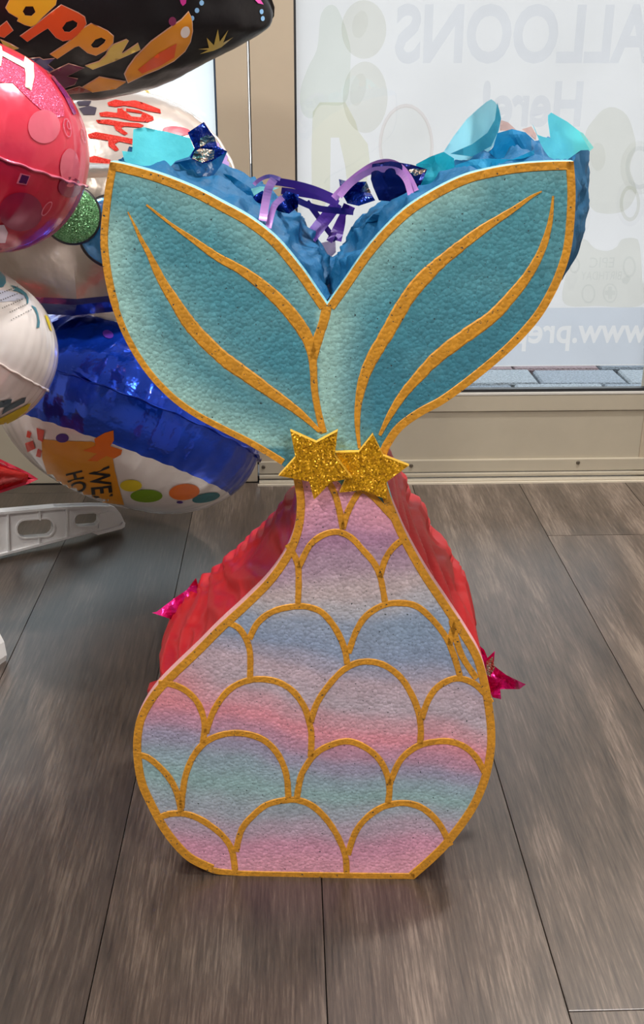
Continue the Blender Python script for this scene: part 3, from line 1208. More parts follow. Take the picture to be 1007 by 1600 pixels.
M_red = tissue_mat('red_satin_tissue', rgb(190, 26, 34), 0.2, 0.45, 0.12)
M_coral = M_red
M_blue = tissue_mat('blue_tissue', rgb(14, 104, 156), 0.3, 0.6, 0.7)
M_blue_d = tissue_mat('blue_tissue_dark', rgb(30, 104, 150), 0.25)
fine = lambda pl: catmull(pl, 2.5)
side = loft('side_wrap', fine(bd_right[:-1]), M_red, 40, red_disp)
side['label'] = 'crinkled red tissue side wrap'
side = loft('side_wrap', fine(bd_left[1:]), M_red, 40, red_disp)
side['label'] = 'crinkled red tissue side wrap'
loft('base_board', [(x, y) for x, y in catmull(bd_bottom, 20)], mat('brown_card', rgb(150, 110, 80), .8, var=(20, .1)), 4, lambda L, v, p: -0.001)
for seg in (fl_top_left, fl_top_right):
    o = loft('tissue_wrap', fine(seg), M_blue, 36, blue_disp)
    o['label'] = 'crumpled blue tissue between the two foam sheets'
o = loft('tissue_wrap', fine(fl_right[:13]), M_blue_d, 24, lambda L, v, p: 0.5 * blue_disp(L, v, p))
o = loft('tissue_wrap', fine(fl_left[1:]), M_blue_d, 24, blue_disp)

# back sheet (same outline)
bp_full = s_tl[:-1] + s_tr[:-1] + s_r[:-1] + b_r[:-1] + b_b[:-1] + b_l[:-1] + s_l[:-1]
bp_poly = []
for i, p in enumerate(bp_full):
    a, c = bp_full[i - 1], bp_full[(i + 1) % len(bp_full)]
    dx, dy = c[0] - a[0], c[1] - a[1]
    L = math.hypot(dx, dy) or 1
    bp_poly.append((p[0] - dy / L * 16, p[1] + dx / L * 16))
bp_poly = [p for i, p in enumerate(bp_poly) if line_dist(p[0], p[1], bp_full, True) > 14]
vs, tris = cdt(bp_poly, 60)
n = len(vs)
vv = []
for a, b_ in vs:
    q = PL_(a, b_)
    vv.append(Vector((q.x + back_shift(a, b_), DEP, q.z)))
vv += [Vector((p.x, DEP + 0.012, p.z)) for p in vv]
ff, cnt = [], {}
for f in tris:
    a, b_, c = (vv[i] for i in f)
    if (b_ - a).cross(c - a).y > 0:
        f = f[::-1]
    ff += [f, tuple(i + n for i in f[::-1])]
    for i in range(3):
        cnt[(f[i], f[(i + 1) % 3])] = 1
for (i, j) in cnt:
    if (j, i) not in cnt:
        ff.append((j, i, i + n, j + n))
o = mk('back_panel', vv, ff, mat('pale_foam_back', rgb(214, 196, 196), .8, bump=(200, .3), var=(50, .06)), pin)

# ---- loose tissue, foil and ribbon on top
M_turq = tissue_mat('turquoise_tissue', rgb(96, 226, 238), 0.5)
M_turq_l = tissue_mat('pale_turquoise_tissue', rgb(150, 232, 228), 0.5)
M_teal_t = tissue_mat('teal_tissue', rgb(160, 226, 240), 0.7)
M_peach = tissue_mat('peach_paper', rgb(228, 190, 180), 0.3)
M_lilac = tissue_mat('lilac_grey_paper', rgb(176, 158, 184), 0.4)
M_foilb = mat('royal_blue_foil', rgb(18, 50, 150), 0.2, 0.75, bump=(70, .7))
M_foild = mat('navy_foil', rgb(20, 34, 112), 0.25, 0.6, bump=(40, .4))
M_foils = mat('crinkled_silver_foil', rgb(214, 190, 176), 0.22, 0.95, bump=(120, 1.0))
M_foilm = mat('magenta_foil', rgb(228, 30, 134), 0.25, 0.5, bump=(60, .6))
M_rib_p = mat('purple_ribbon', rgb(84, 46, 150), 0.35, 0.1, var=(25, .15), Coat_Weight=0.3)
M_rib_l = mat('lilac_ribbon', rgb(186, 136, 208), 0.3, 0.1, var=(25, .12), Coat_Weight=0.4)


def sheet(name, poly, yd, m, amp=0.012, freq=16.0, cup=0.0, lean=0.0, step=6.0, seed=0.0, label=None, parent=pin):
    """A crumpled piece of paper or foil: outline at depth yd, folded in and out of its plane by real displacement."""
    ys = [p[1] for p in poly]
    xs = [p[0] for p in poly]
    y_lo, y_hi = max(ys), min(ys)
    cxm, wx = (min(xs) + max(xs)) / 2, max(1, (max(xs) - min(xs)) / 2)
    pl = []
    for i in range(len(poly)):
        a, b_ = poly[i], poly[(i + 1) % len(poly)]
        k = max(1, int(math.dist(a, b_) / step))
        for s in range(k):
            pl.append((a[0] + (b_[0] - a[0]) * s / k, a[1] + (b_[1] - a[1]) * s / k))
    vs, tris = cdt(pl, step)
    verts = []
    for a, b_ in vs:
        q = PL_(a, b_, yd)
        up = (y_lo - b_) / max(1, (y_lo - y_hi))
        dy = amp * (ridged(q.x * freq, q.z * freq, seed) - 0.5 + 0.6 * N3(q.x * freq * 2.3, q.z * freq * 2.3, seed + 5))
        dy += lean * up + cup * ((a - cxm) / wx) ** 2
        # follow the sight line at the new depth so that the outline keeps its shape while it folds
        verts.append(PL_(a, b_, max(PT + 0.004, yd + dy)))
    o = mk(name, verts, tris, m, parent, smooth=amp < 0.011)
    if label:
        o['label'] = label
    return o


def zc(pts, k, ox, oy):
    return [(x / k + ox, y / k + oy) for x, y in pts]


Z1 = lambda pts: zc(pts, 2.65, 150, 180)
Z4 = lambda pts: zc(pts, 3.147, 370, 140)
Z6 = lambda pts: zc(pts, 3.357, 640, 130)
sheet('tissue_tuft', Z1([(155, 58), (200, 50), (300, 70), (390, 95), (408, 140), (385, 172), (330, 190), (275, 250), (205, 225), (150, 207), (118, 190), (108, 148), (150, 152)]), 0.05, M_turq, 0.006, 14, cup=-0.02, lean=0.03, label='turquoise tissue flap')
sheet('foil_tuft', Z1([(380, 72), (447, 28), (470, 62), (492, 90), (502, 128), (545, 150), (500, 195), (420, 205), (390, 175), (408, 135)]), 0.09, M_foilb, 0.02, 30, seed=3, label='shiny royal blue foil tuft')
sheet('foil_facet', Z1([(432, 95), (460, 82), (490, 88), (494, 108), (462, 116), (430, 136)]), 0.082, M_foils, 0.006, 60, step=3, seed=4, label='crinkled silver side of the foil')
sheet('foil_facet', Z1([(408, 150), (430, 138), (468, 140), (492, 146), (488, 180), (440, 196), (398, 180)]), 0.078, M_foils, 0.006, 60, step=3, seed=5, label='crinkled silver side of the foil')
sheet('foil_tuft', Z1([(275, 250), (330, 195), (395, 182), (440, 200), (480, 192), (545, 148), (520, 205), (492, 245), (430, 300), (350, 272)]), 0.07, tissue_mat('deep_blue_foil_tissue', rgb(16, 84, 140), .15, .3), 0.022, 18, seed=6, label='dark blue foil fold')
sheet('tissue_tuft', Z1([(440, 290), (500, 235), (560, 250), (640, 300), (660, 345), (640, 420), (560, 375), (500, 340)]), 0.10, M_blue, 0.03, 20, seed=7)
sheet('tissue_tuft', Z1([(620, 310), (680, 295), (760, 300), (700, 325), (650, 350), (630, 335)]), 0.12, M_turq_l, 0.01, 20, seed=8, label='pale turquoise tissue scrap')
sheet('foil_tuft', Z1([(635, 358), (660, 330), (690, 312), (720, 340), (690, 400), (660, 410)]), 0.08, M_foilb, 0.015, 40, seed=9, step=4, label='shiny royal blue foil tuft')
sheet('foil_tuft', Z1([(745, 360), (790, 312), (840, 330), (838, 380), (800, 408), (750, 398), (730, 380)]), 0.09, M_foilb, 0.018, 40, seed=10, step=4, label='shiny royal blue foil tuft')
sheet('foil_tuft', Z4([(503, 440), (560, 455), (640, 452), (625, 480), (665, 515), (682, 545), (600, 572), (545, 560), (512, 500)]), 0.10, M_foilb, 0.02, 34, seed=11, step=4, label='shiny royal blue foil tuft')
sheet('foil_facet', Z4([(606, 500), (640, 455), (662, 508), (625, 505)]), 0.098, M_foils, 0.004, 60, step=3, seed=12, label='crinkled silver side of the foil')
sheet('foil_tuft', Z4([(667, 366), (760, 352), (860, 368), (938, 392), (905, 470), (860, 520), (790, 552), (700, 545), (672, 480), (660, 440)]), 0.08, M_foild, 0.016, 16, seed=13, label='navy foil tuft')
sheet('foil_facet', Z4([(840, 396), (880, 388), (936, 392), (915, 412), (878, 425)]), 0.072, M_foils, 0.005, 60, step=3, seed=14, label='crinkled silver side of the foil')
sheet('tissue_tuft', Z6([(430, 84), (452, 100), (474, 140), (482, 185), (470, 250), (440, 330), (385, 392), (330, 440), (240, 462), (205, 420), (180, 360), (235, 275), (300, 190), (360, 135), (405, 98)]), 0.13, M_teal_t, 0.006, 9, cup=0.04, seed=15, label='large folded teal tissue petal')
sheet('tissue_fold', Z6([(462, 100), (482, 185), (468, 250), (430, 330), (330, 385), (215, 370), (330, 320), (410, 260), (450, 190)]), 0.115, tissue_mat('teal_tissue_fold', rgb(60, 158, 184), 0.5), 0.006, 14, cup=0.03, seed=16, label='inner fold of the teal petal')
sheet('tissue_tuft', Z6([(35, 425), (110, 385), (180, 360), (235, 395), (240, 465), (180, 500), (130, 515), (55, 560)]), 0.09, tissue_mat('mid_turquoise_tissue', rgb(30, 168, 190), .5), 0.016, 24, seed=17, label='turquoise tissue scrap')
sheet('tissue_tuft', Z6([(462, 262), (540, 240), (610, 258), (655, 300), (700, 350), (725, 405), (600, 425), (440, 440), (375, 412), (440, 335)]), 0.12, tissue_mat('bright_blue_tissue', rgb(16, 132, 186), .4), 0.030, 18, seed=18, label='bright blue crumpled tissue')
sheet('tissue_tuft', Z6([(240, 430), (330, 400), (420, 395), (540, 400), (655, 350), (660, 405), (520, 425), (380, 445), (250, 475)]), 0.05, tissue_mat('clear_blue_tissue', rgb(36, 154, 200), .4), 0.02, 26, seed=19)
sheet('tissue_tuft', Z6([(645, 213), (658, 235), (672, 270), (705, 282), (740, 288), (728, 200), (728, 168), (745, 154), (830, 202), (890, 250), (948, 350), (900, 352), (860, 380), (820, 408), (750, 410), (712, 360), (690, 320)]), 0.06, tissue_mat('aqua_tissue', rgb(120, 245, 255), .7), 0.006, 12, cup=-0.02, lean=0.02, seed=20, label='bright aqua tissue flap')
sheet('tissue_fold', Z6([(878, 243), (912, 262), (968, 338), (946, 358), (890, 280)]), 0.07, M_turq_l, 0.004, 20, step=4, seed=21, label='pale aqua edge of the flap')
sheet('paper_scrap', Z6([(478, 192), (520, 206), (562, 246), (475, 250)]), 0.17, M_peach, 0.004, 20, step=4, seed=22, label='pale peach paper scrap')
sheet('paper_scrap', Z6([(590, 242), (640, 226), (668, 268), (664, 300), (620, 266)]), 0.17, M_peach, 0.004, 20, step=4, seed=23, label='pale peach paper scrap')
sheet('paper_scrap', Z4([(338, 742), (400, 758), (440, 748), (486, 742), (488, 800), (430, 858), (395, 805)]), 0.20, M_lilac, 0.006, 20, step=4, seed=24, label='lilac grey paper in the notch')
# crumpled lumps along the two inner slopes
for k, (px, py, rr, dd) in enumerate([(420, 372, 34, .07), (452, 402, 30, .10), (476, 432, 26, .08), (540, 420, 26, .09), (566, 386, 30, .12), (598, 352, 34, .08), (630, 318, 30, .10), (432, 350, 26, .14), (580, 350, 26, .15)]):
    pts = []
    for i in range(9):
        th = 2 * math.pi * i / 9
        r_ = rr * random.uniform(.6, 1.05)
        pts.append((px + r_ * math.cos(th), py + 0.7 * r_ * math.sin(th)))
    sheet('tissue_crumple', pts, dd, random.choice([M_blue, M_blue_d, tissue_mat('mid_blue_tissue', rgb(34, 142, 186), .4)]), 0.03, 26, seed=30 + k)
# magenta foil on the sides
Z5 = lambda pts: zc(pts, 3.147, 200, 740)
Z7 = lambda pts: zc(pts, 2.797, 480, 740)
sheet('foil_tuft', Z5([(335, 512), (290, 572), (230, 612), (140, 680), (118, 684), (218, 718), (270, 728), (352, 700), (372, 640), (350, 570)]), 0.20, M_foilm, 0.022, 26, step=4, seed=40, label='magenta foil tuft on the left side')
sheet('foil_facet', Z5([(272, 722), (300, 708), (346, 698), (352, 706), (300, 728)]), 0.165, M_foils, 0.004, 50, step=3, seed=41, label='silver edge of the magenta foil')
sheet('foil_tuft', Z7([(750, 748), (775, 770), (790, 805), (822, 774), (816, 838), (872, 880), (957, 921), (930, 942), (845, 942), (850, 987), (812, 978), (770, 900), (740, 820)]), 0.12, M_foilm, 0.02, 30, step=4, seed=42, label='magenta foil tuft on the right side')
sheet('foil_facet', Z7([(785, 820), (812, 800), (822, 850), (800, 890), (780, 870)]), 0.10, M_foils, 0.004, 50, step=3, seed=43, label='silver edge of the magenta foil')


def curl(name, pts, w, yd, m, dy=0.0):
    """Flat curling ribbon: centre line in view, its depth swinging from front to back."""
    pts = [(x, y) for x, y in pts]
    c = catmull(pts, 4)
    n = len(c)
    verts, faces = [], []
    for i, (x, y) in enumerate(c):
        a, b_ = c[max(0, i - 1)], c[min(n - 1, i + 1)]
        dx, dyy = b_[0] - a[0], b_[1] - a[1]
        L = math.hypot(dx, dyy) or 1
        nx, ny = -dyy / L * w * .62, dx / L * w * .62
        v = i / (n - 1)
        d0 = yd + dy * math.sin(math.pi * v)
        for e_, s in ((-1, 0), (1, 0.004)):
            verts.append(PL_(x + nx * e_, y + ny * e_, d0 + s))
    for i in range(n - 1):
        faces.append((2 * i, 2 * i + 1, 2 * i + 3, 2 * i + 2))
    return mk(name, verts, faces, m, pin)


curl('curling_ribbon', Z4([(85, 468), (110, 445), (160, 426), (215, 440)]), 5, 0.10, M_rib_l, .01)
curl('curling_ribbon', Z4([(185, 440), (160, 480), (145, 540), (128, 645)]), 10.5, 0.03, M_rib_l, .01)
curl('curling_ribbon', Z4([(228, 530), (190, 565), (172, 610), (155, 680)]), 8, 0.028, M_rib_l, .01)
curl('curling_ribbon', Z4([(188, 450), (300, 470), (400, 500), (500, 545)]), 10, 0.11, M_rib_p, .02)
curl('curling_ribbon', Z4([(220, 497), (330, 512), (420, 530), (500, 562)]), 9, 0.13, M_rib_p, .02)
curl('curling_ribbon', Z4([(300, 545), (370, 575), (440, 590), (575, 602)]), 8, 0.12, M_rib_p, .02)
curl('curling_ribbon', Z4([(492, 560), (440, 612), (390, 672), (348, 728)]), 10, 0.15, M_rib_p, .01)
curl('curling_ribbon', Z4([(505, 565), (460, 630), (410, 695), (374, 740)]), 8, 0.145, M_rib_p, .01)
curl('curling_ribbon', Z4([(345, 550), (390, 610), (440, 680), (488, 742)]), 7, 0.16, M_rib_p, .01)
curl('curling_ribbon', Z4([(545, 575), (505, 650), (475, 710), (455, 748)]), 8, 0.155, M_rib_p, .01)
curl('curling_ribbon', Z4([(520, 580), (520, 650), (500, 745)]), 8, 0.165, M_rib_p, .01)
curl('curling_ribbon', Z4([(520, 575), (575, 600)]), 10, 0.125, M_rib_p, .01)
curl('curling_ribbon', Z4([(478, 535), (540, 470), (610, 412), (680, 370), (745, 358), (800, 378), (845, 430), (880, 500)]), 9, 0.055, M_rib_l, .03)
curl('curling_ribbon', Z4([(505, 525), (570, 455), (650, 405), (720, 392), (790, 400), (835, 445), (858, 520)]), 8, 0.05, M_rib_l, .03)

# ---- glitter stars on the neck
M_glit = glitter_mat('gold_glitter', rgb(246, 186, 30), rgb(196, 136, 14), 800, .45, .35)
M_foamgold = mat('yellow_foam_edge', rgb(236, 188, 66), .6, var=(80, .08))


def star(name, pts, y0, y1, label):
    n = len(pts)
    base = [PL_(a, b_, 0) for a, b_ in pts]
    cx = sum(p.x for p in base) / n
    cz = sum(p.z for p in base) / n
    verts = []
    for kk, yy in ((1.0, y1), (1.0, y0 + 0.0006), (0.985, y0)):
        verts += [Vector((cx + (p.x - cx) * kk, yy, cz + (p.z - cz) * kk)) for p in base]
    faces, fm = [], []
    for r in range(2):
        for i in range(n):
            j = (i + 1) % n
            faces.append((r * n + i, r * n + j, (r + 1) * n + j, (r + 1) * n + i))
            fm.append(1)
    vs, tris = cdt([(p.x, p.z) for p in base], 1.0)
    faces.append(tuple(range(2 * n, 3 * n)))
    fm.append(0)
    faces.append(tuple(range(n - 1, -1, -1)))
    fm.append(1)
    o = mk(name, verts, faces, None, pin, mats=[M_glit, M_foamgold], fmat=fm)
    o['label'] = label
    return o


star('glitter_star', [(582.6, 675), (599, 708), (639, 723.7), (604, 749.6), (605.5, 777), (565, 762), (531, 766), (543, 739), (524, 703), (561, 702)], -0.0075, -0.0018, 'right gold glitter star')
star('glitter_star', [(455, 666), (495, 684), (528.5, 666), (524, 705), (550.4, 739), (518, 746), (492, 773), (484, 745), (437, 736), (463, 707)], -0.0140, -0.0080, 'left gold glitter star')

# ================================================================== BALLOONS
def axes_at(c):
    v = (c - C_O).normalized()
    r = C_R.copy()
    r = (r - v * r.dot(v)).normalized()
    u = r.cross(v).normalized()
    return v, r, u


class Prints:
    """Prints laid on an object's own surface."""
    def __init__(self, o):
        dg = bpy.context.evaluated_depsgraph_get()
        me = o.data
        mw = o.matrix_world.copy()
        self.o = o
        self.t = BVHTree.FromPolygons([mw @ v.co for v in me.vertices], [tuple(p.vertices) for p in me.polygons])
        self.inv = mw.inverted()

    def put(self, name, poly, m, holes=(), step=6.0, off=0.0012, parent=None):
        pl = []
        for i in range(len(poly)):
            a, b_ = poly[i], poly[(i + 1) % len(poly)]
            k = max(1, int(math.dist(a, b_) / step))
            for s in range(k):
                pl.append((a[0] + (b_[0] - a[0]) * s / k, a[1] + (b_[1] - a[1]) * s / k))
        vs, tris = cdt(pl, step, holes)
        return self.lay(name, vs, tris, m, off, parent)

    def lay(self, name, vs, tris, m, off=0.0012, parent=None):
        pts, ok = [], []
        for a, b_ in vs:
            d = ray(a, b_).normalized()
            h = self.t.ray_cast(C_O, d)
            if h[0] is None:
                pts.append(Vector())
                ok.append(False)
            else:
                nn = h[1] if h[1].dot(d) < 0 else -h[1]
                pts.append(self.inv @ (h[0] + nn * off))
                ok.append(True)
        keep = [f for f in tris if all(ok[i] for i in f)]
        used = sorted({i for f in keep for i in f})
        if not used:
            return None
        mp_ = {i: k for k, i in enumerate(used)}
        return mk(name, [pts[i] for i in used], [tuple(mp_[i] for i in f) for f in keep], m, parent or self.o, smooth=True)

    def text(self, name, txt, x, y, h, ang, m, bold=0.02, off=0.0014, aspect=1.0, shear=0.0):
        vs, fs = text_polys(txt, 1.0, bold)
        k = h / 0.69
        ca, sa = math.cos(ang), math.sin(ang)
        out = []
        for a, b_ in vs:
            a2, b2 = (a + shear * b_) * k * aspect, -b_ * k
            out.append((x + a2 * ca - b2 * sa, y + a2 * sa + b2 * ca))
        return self.lay(name, out, fs, m, off)


def round_balloon(name, px, py, Y, Rpx, ratio, ang, tilt, m_up, m_dn, m_seam, seam_w=0.03, pucker=0.02, npk=46, sign=1, seed=0.0, mats=None, fmat=None):
    """Round foil balloon: two puckered halves and a crimped seam.  ang: seam's slope in view (clockwise), tilt: how far the upper half leans to the viewer."""
    c = on_y(px, py, Y)
    v, r, u = axes_at(c)
    zc_ = (c - C_O).dot(C_F)
    R = Rpx * zc_ / F_PX
    T = R * ratio
    s = r * math.cos(ang) - u * math.sin(ang)
    mm = r * math.sin(ang) + u * math.cos(ang)
    nrm = mm * math.cos(tilt) - v * math.sin(tilt) * sign
    nrm.normalize()
    q = nrm.cross(s).normalized()
    M3 = Matrix((s, q, nrm)).transposed()
    seg, rings = 144, 30
    verts, faces, fm = [], [], []
    def pt(a, th, up):
        rr = math.sin(a) ** 0.9
        zz = math.cos(a) ** 0.95
        pk = (rr ** 7) * pucker * (0.6 * math.sin(th * npk + 2.5 * N3(th * 2, seed, up)) + 0.8 * N3(math.cos(th) * 14, math.sin(th) * 14, seed + up * 3 + rr))
        low = 0.012 * N3(math.cos(th) * rr * 2.5, math.sin(th) * rr * 2.5, seed + 9 + up)
        k = 1 + pk * (1 - 0.6 * (rr > 0.995)) + low
        return Vector((R * rr * math.cos(th) * (1 + 0.3 * pk), R * rr * math.sin(th) * (1 + 0.3 * pk), up * T * zz * k + up * 0.0 + pk * R * 0.25 * up * zz))
    for up in (1, -1):
        b0 = len(verts)
        verts.append(pt(1e-4, 0, up))
        for i in range(1, rings + 1):
            a = math.pi / 2 * i / rings
            for j in range(seg):
                verts.append(pt(a, 2 * math.pi * j / seg, up))
        for j in range(seg):
            j2 = (j + 1) % seg
            f = (b0, b0 + 1 + j, b0 + 1 + j2)
            faces.append(f if up > 0 else f[::-1])
            fm.append(0 if up > 0 else 1)
        for i in range(rings - 1):
            for j in range(seg):
                j2 = (j + 1) % seg
                a, b_ = b0 + 1 + i * seg, b0 + 1 + (i + 1) * seg
                f = (a + j, b_ + j, b_ + j2, a + j2)
                faces.append(f if up > 0 else f[::-1])
                k = 0 if up > 0 else 1
                if fmat:
                    k = fmat(up, math.sin(math.pi / 2 * (i + 1) / rings) ** .9, 2 * math.pi * j / seg)
                fm.append(k)
    me = bpy.data.meshes.new(name)
    me.from_pydata([tuple(p) for p in verts], [], faces)
    for x_ in (mats or [m_up, m_dn]):
        me.materials.append(x_)
    for p, k in zip(me.polygons, fm):
        p.material_index = k
        p.use_smooth = True
    o = bpy.data.objects.new(name, me)
    COL.objects.link(o)
    o.matrix_world = Matrix.Translation(c) @ M3.to_4x4()
    # crimped seam
    verts, faces = [], []
    for j in range(seg):
        th = 2 * math.pi * j / seg
        wv_ = 0.010 * R * math.sin(th * npk * 0.7 + 3 * N3(th, seed, 0)) + 0.006 * R * N3(th * 12, seed, 2)
        for rr, zz in ((0.985, 0.002), (1.0 + seam_w * .5, 0.0015 + wv_ * .5), (1.0 + seam_w, wv_), (1.0 + seam_w * .5, wv_ * .5 - 0.0015)):
            verts.append(Vector((R * rr * math.cos(th), R * rr * math.sin(th), zz)))
    for j in range(seg):
        a, b_ = j * 4, ((j + 1) % seg) * 4
        for k in range(4):
            k2 = (k + 1) % 4
            faces.append((a + k, b_ + k, b_ + k2, a + k2))
    mk('seam', verts, faces, m_seam, o, smooth=True)
    # tail where it was filled
    tl = []
    th = math.radians(250)
    dirv = Vector((math.cos(th), math.sin(th), 0))
    sdv = Vector((-math.sin(th), math.cos(th), 0))
    for d0, w0 in ((0.99, .05), (1.06, .035), (1.16, .028), (1.22, .04)):
        for sgn in (-1, 1):
            tl.append(dirv * R * d0 + sdv * R * w0 * sgn + Vector((0, 0, 0.001)))
    mk('tail', tl, [(0, 1, 3, 2), (2, 3, 5, 4), (4, 5, 7, 6)], m_seam, o)
    bpy.context.view_layer.update()
    return o


def pillow_balloon(name, outline, Y, T, m_front, m_back, m_seam, nrm=None, step=9.0, power=0.55, wr=0.03, freq=30.0, seed=0.0):
    """Shaped foil balloon: any outline inflated to both sides of its seam plane."""
    cxp = sum(p[0] for p in outline) / len(outline)
    cyp = sum(p[1] for p in outline) / len(outline)
    c = on_y(cxp, cyp, Y)
    v, r, u = axes_at(c)
    if nrm is None:
        nrm = -v
    else:
        nrm = (r * nrm[0] + u * nrm[1] - v * nrm[2]).normalized()
    ex = (r - nrm * r.dot(nrm)).normalized()
    ey = nrm.cross(ex)
    w2 = []
    for a, b_ in outline:
        p = hit(a, b_, c, nrm) - c
        w2.append((p.dot(ex), p.dot(ey)))
    sc_ = 1000.0
    pl = [(a * sc_, b_ * sc_) for a, b_ in w2]
    vs, tris = cdt(pl, step)
    dmax = max(line_dist(a, b_, pl, True) for a, b_ in vs)
    verts = []
    hs = []
    for a, b_ in vs:
        d = line_dist(a, b_, pl, True) / dmax
        d = min(1, d)
        h = T * (1 - (1 - d) ** 2) ** power
        wrk = 1 + wr * (1 - d) ** 2 * 3 * N3(a / sc_ * freq, b_ / sc_ * freq, seed) + wr * N3(a / sc_ * freq * .4, b_ / sc_ * freq * .4, seed + 4)
        hs.append(h * wrk)
    n = len(vs)
    edge = set()
    cnt = {}
    for f in tris:
        for i in range(3):
            cnt[(f[i], f[(i + 1) % 3])] = 1
    for (i, j) in cnt:
        if (j, i) not in cnt:
            edge |= {i, j}
    verts = [Vector((a / sc_, b_ / sc_, 0 if i in edge else hs[i])) for i, (a, b_) in enumerate(vs)]
    idx = list(range(n))
    back = {}
    for i in range(n):
        if i in edge:
            back[i] = i
        else:
            back[i] = len(verts)
            verts.append(Vector((vs[i][0] / sc_, vs[i][1] / sc_, -hs[i])))
    faces, fm = [], []
    for f in tris:
        a, b_, c2 = (Vector((*vs[i], 0)) for i in f)
        if (b_ - a).cross(c2 - a).z < 0:
            f = f[::-1]
        faces.append(f)
        fm.append(0)
        faces.append(tuple(back[i] for i in f[::-1]))
        fm.append(1)
    me = bpy.data.meshes.new(name)
    me.from_pydata([tuple(p) for p in verts], [], faces)
    me.materials.append(m_front)
    me.materials.append(m_back)
    for p, k in zip(me.polygons, fm):
        p.material_index = k
        p.use_smooth = True
    o = bpy.data.objects.new(name, me)
    COL.objects.link(o)
    o.matrix_world = Matrix.Translation(c) @ Matrix((ex, ey, nrm)).transposed().to_4x4()
    # seam strip round the outline
    ccw = pl if area2(pl) > 0 else pl[::-1]
    sv, sf = [], []
    m_ = len(ccw)
    for i in range(m_):
        a, b_ = ccw[i - 1], ccw[(i + 1) % m_]
        dx, dy = b_[0] - a[0], b_[1] - a[1]
        L = math.hypot(dx, dy) or 1
        nx, ny = dy / L, -dx / L
        for k in (-3.0, 4.0):
            sv.append(Vector(((ccw[i][0] + nx * k) / sc_, (ccw[i][1] + ny * k) / sc_, 0.001 * N3(i * .7, k, seed) + 0.0008)))
    for i in range(m_):
        a, b_ = 2 * i, 2 * ((i + 1) % m_)
        sf.append((a, a + 1, b_ + 1, b_))
    mk('seam', sv, sf, m_seam, o)
    bpy.context.view_layer.update()
    return o


rad = math.radians
# --- red birthday balloon
F_red = foil_mat('red_foil', rgb(226, 58, 84), 0.2, 0.28, 0.2, 22, .4)
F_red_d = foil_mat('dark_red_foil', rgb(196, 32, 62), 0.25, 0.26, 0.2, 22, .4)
F_pink = foil_mat('pink_seam_foil', rgb(236, 120, 150), 0.3, 0.2, 0.3, 60)
F_white = foil_mat('white_foil', rgb(238, 232, 230), 0.12, 0.22, 0.2, 22)
F_cream = mat('cream_print', rgb(250, 238, 216), .3, bump=(40, .1))
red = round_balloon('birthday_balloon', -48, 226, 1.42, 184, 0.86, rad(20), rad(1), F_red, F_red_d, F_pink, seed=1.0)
tag(red, 'round red foil balloon with pink seam and cream letter at the left edge', 'balloon')
P = Prints(red)
ZR = lambda pts: zc(pts, 4.705, 0, 60)
G_pink = glitter_mat('pink_glitter_print', rgb(238, 96, 140), rgb(226, 70, 104), 1500, .35, .3)
P.put('glitter_print', [(-30, 92), (0, 88), (25, 90), (52, 98), (80, 130), (98, 160), (100, 182), (80, 186), (50, 160), (20, 130), (-30, 128)], G_pink, off=0.0008)
P.put('letter_print', ZR([(-60, 20), (10, 70), (14, 100), (170, 182), (178, 140), (242, 190), (246, 290), (226, 388), (180, 362), (184, 272), (176, 226), (14, 138), (4, 212), (-60, 200)]), F_cream, off=0.0018, step=4)
G_dot = foil_mat('rose_print', rgb(232, 106, 130), .3, .25, .15, 22)
G_dotd = foil_mat('plum_print', rgb(150, 34, 74), .3, .25, .15, 22)
P.put('dot_print', ell(68, 198, 25, 26), G_dot)
P.put('dot_print', ell(108, 262, 15, 30), G_dot)
P.put('dot_print', ell(32, 330, 34, 30), G_dotd)
P.put('dot_print', ell(108, 292, 18, 16), G_dotd)
for (ex_, ey_, rx_, ry_, aa) in ((104, 200, 6, 15, -.2), (129, 212, 3, 12, -.2), (106, 196, 3, 7, -.2), (72, 325, 5, 13, .6)):
    P.put('ring_print', ell(ex_, ey_, rx_, ry_, 24, aa), F_pink, [ell(ex_, ey_, rx_ - 1.2, ry_ - 1.6, 24, aa)], step=3, off=.0016)
P.put('square_print', [(31, 270), (47, 274), (41, 289), (25, 286)], F_pink, off=.0012, step=4)
P.put('square_print', [(33, 272), (45, 275), (40, 287), (28, 284.5)], foil_mat('violet_print', rgb(84, 24, 76), .3, .2, .1), off=.0018, step=4)
P.put('band_print', [(-20, 352), (6, 350), (12, 362), (8, 378), (-20, 378)], foil_mat('pale_print', rgb(226, 196, 214), .3, .2, .1), off=.0014, step=4)
P.put('streak_print', [(70, 110), (80, 116), (108, 152), (118, 178), (114, 180), (100, 152), (84, 128)], foil_mat('lilac_print', rgb(168, 60, 140), .3, .2, .1), off=.0014, step=4)

# --- white balloon lower left
F_wseam = foil_mat('white_seam_foil', rgb(240, 226, 220), .1, .3, .4, 90)
wht = round_balloon('white_balloon', -52, 536, 1.44, 140, 0.88, rad(32), rad(1), F_white, F_white, F_wseam, seed=2.0, pucker=.03)
tag(wht, 'white foil balloon with rows of black dots and teal brush strokes at the left edge', 'balloon')
P = Prints(wht)
ZW = lambda pts: zc(pts, 5.714, 0, 420)
I_teal = mat('teal_print', rgb(70, 130, 148), .35, bump=(30, .1))
I_lav = mat('pale_blue_print', rgb(206, 212, 232), .35, bump=(30, .1))
I_blk = mat('black_print', rgb(30, 32, 38), .35, bump=(30, .1))
I_yel = mat('yellow_print', rgb(226, 204, 40), .35, bump=(30, .1))
I_sage = mat('slate_print', rgb(76, 98, 110), .35, bump=(30, .1))
P.put('wash_print', ZW([(-40, 190), (60, 200), (130, 215), (215, 240), (225, 262), (120, 290), (-40, 300)]), I_lav, step=5, off=.0008)
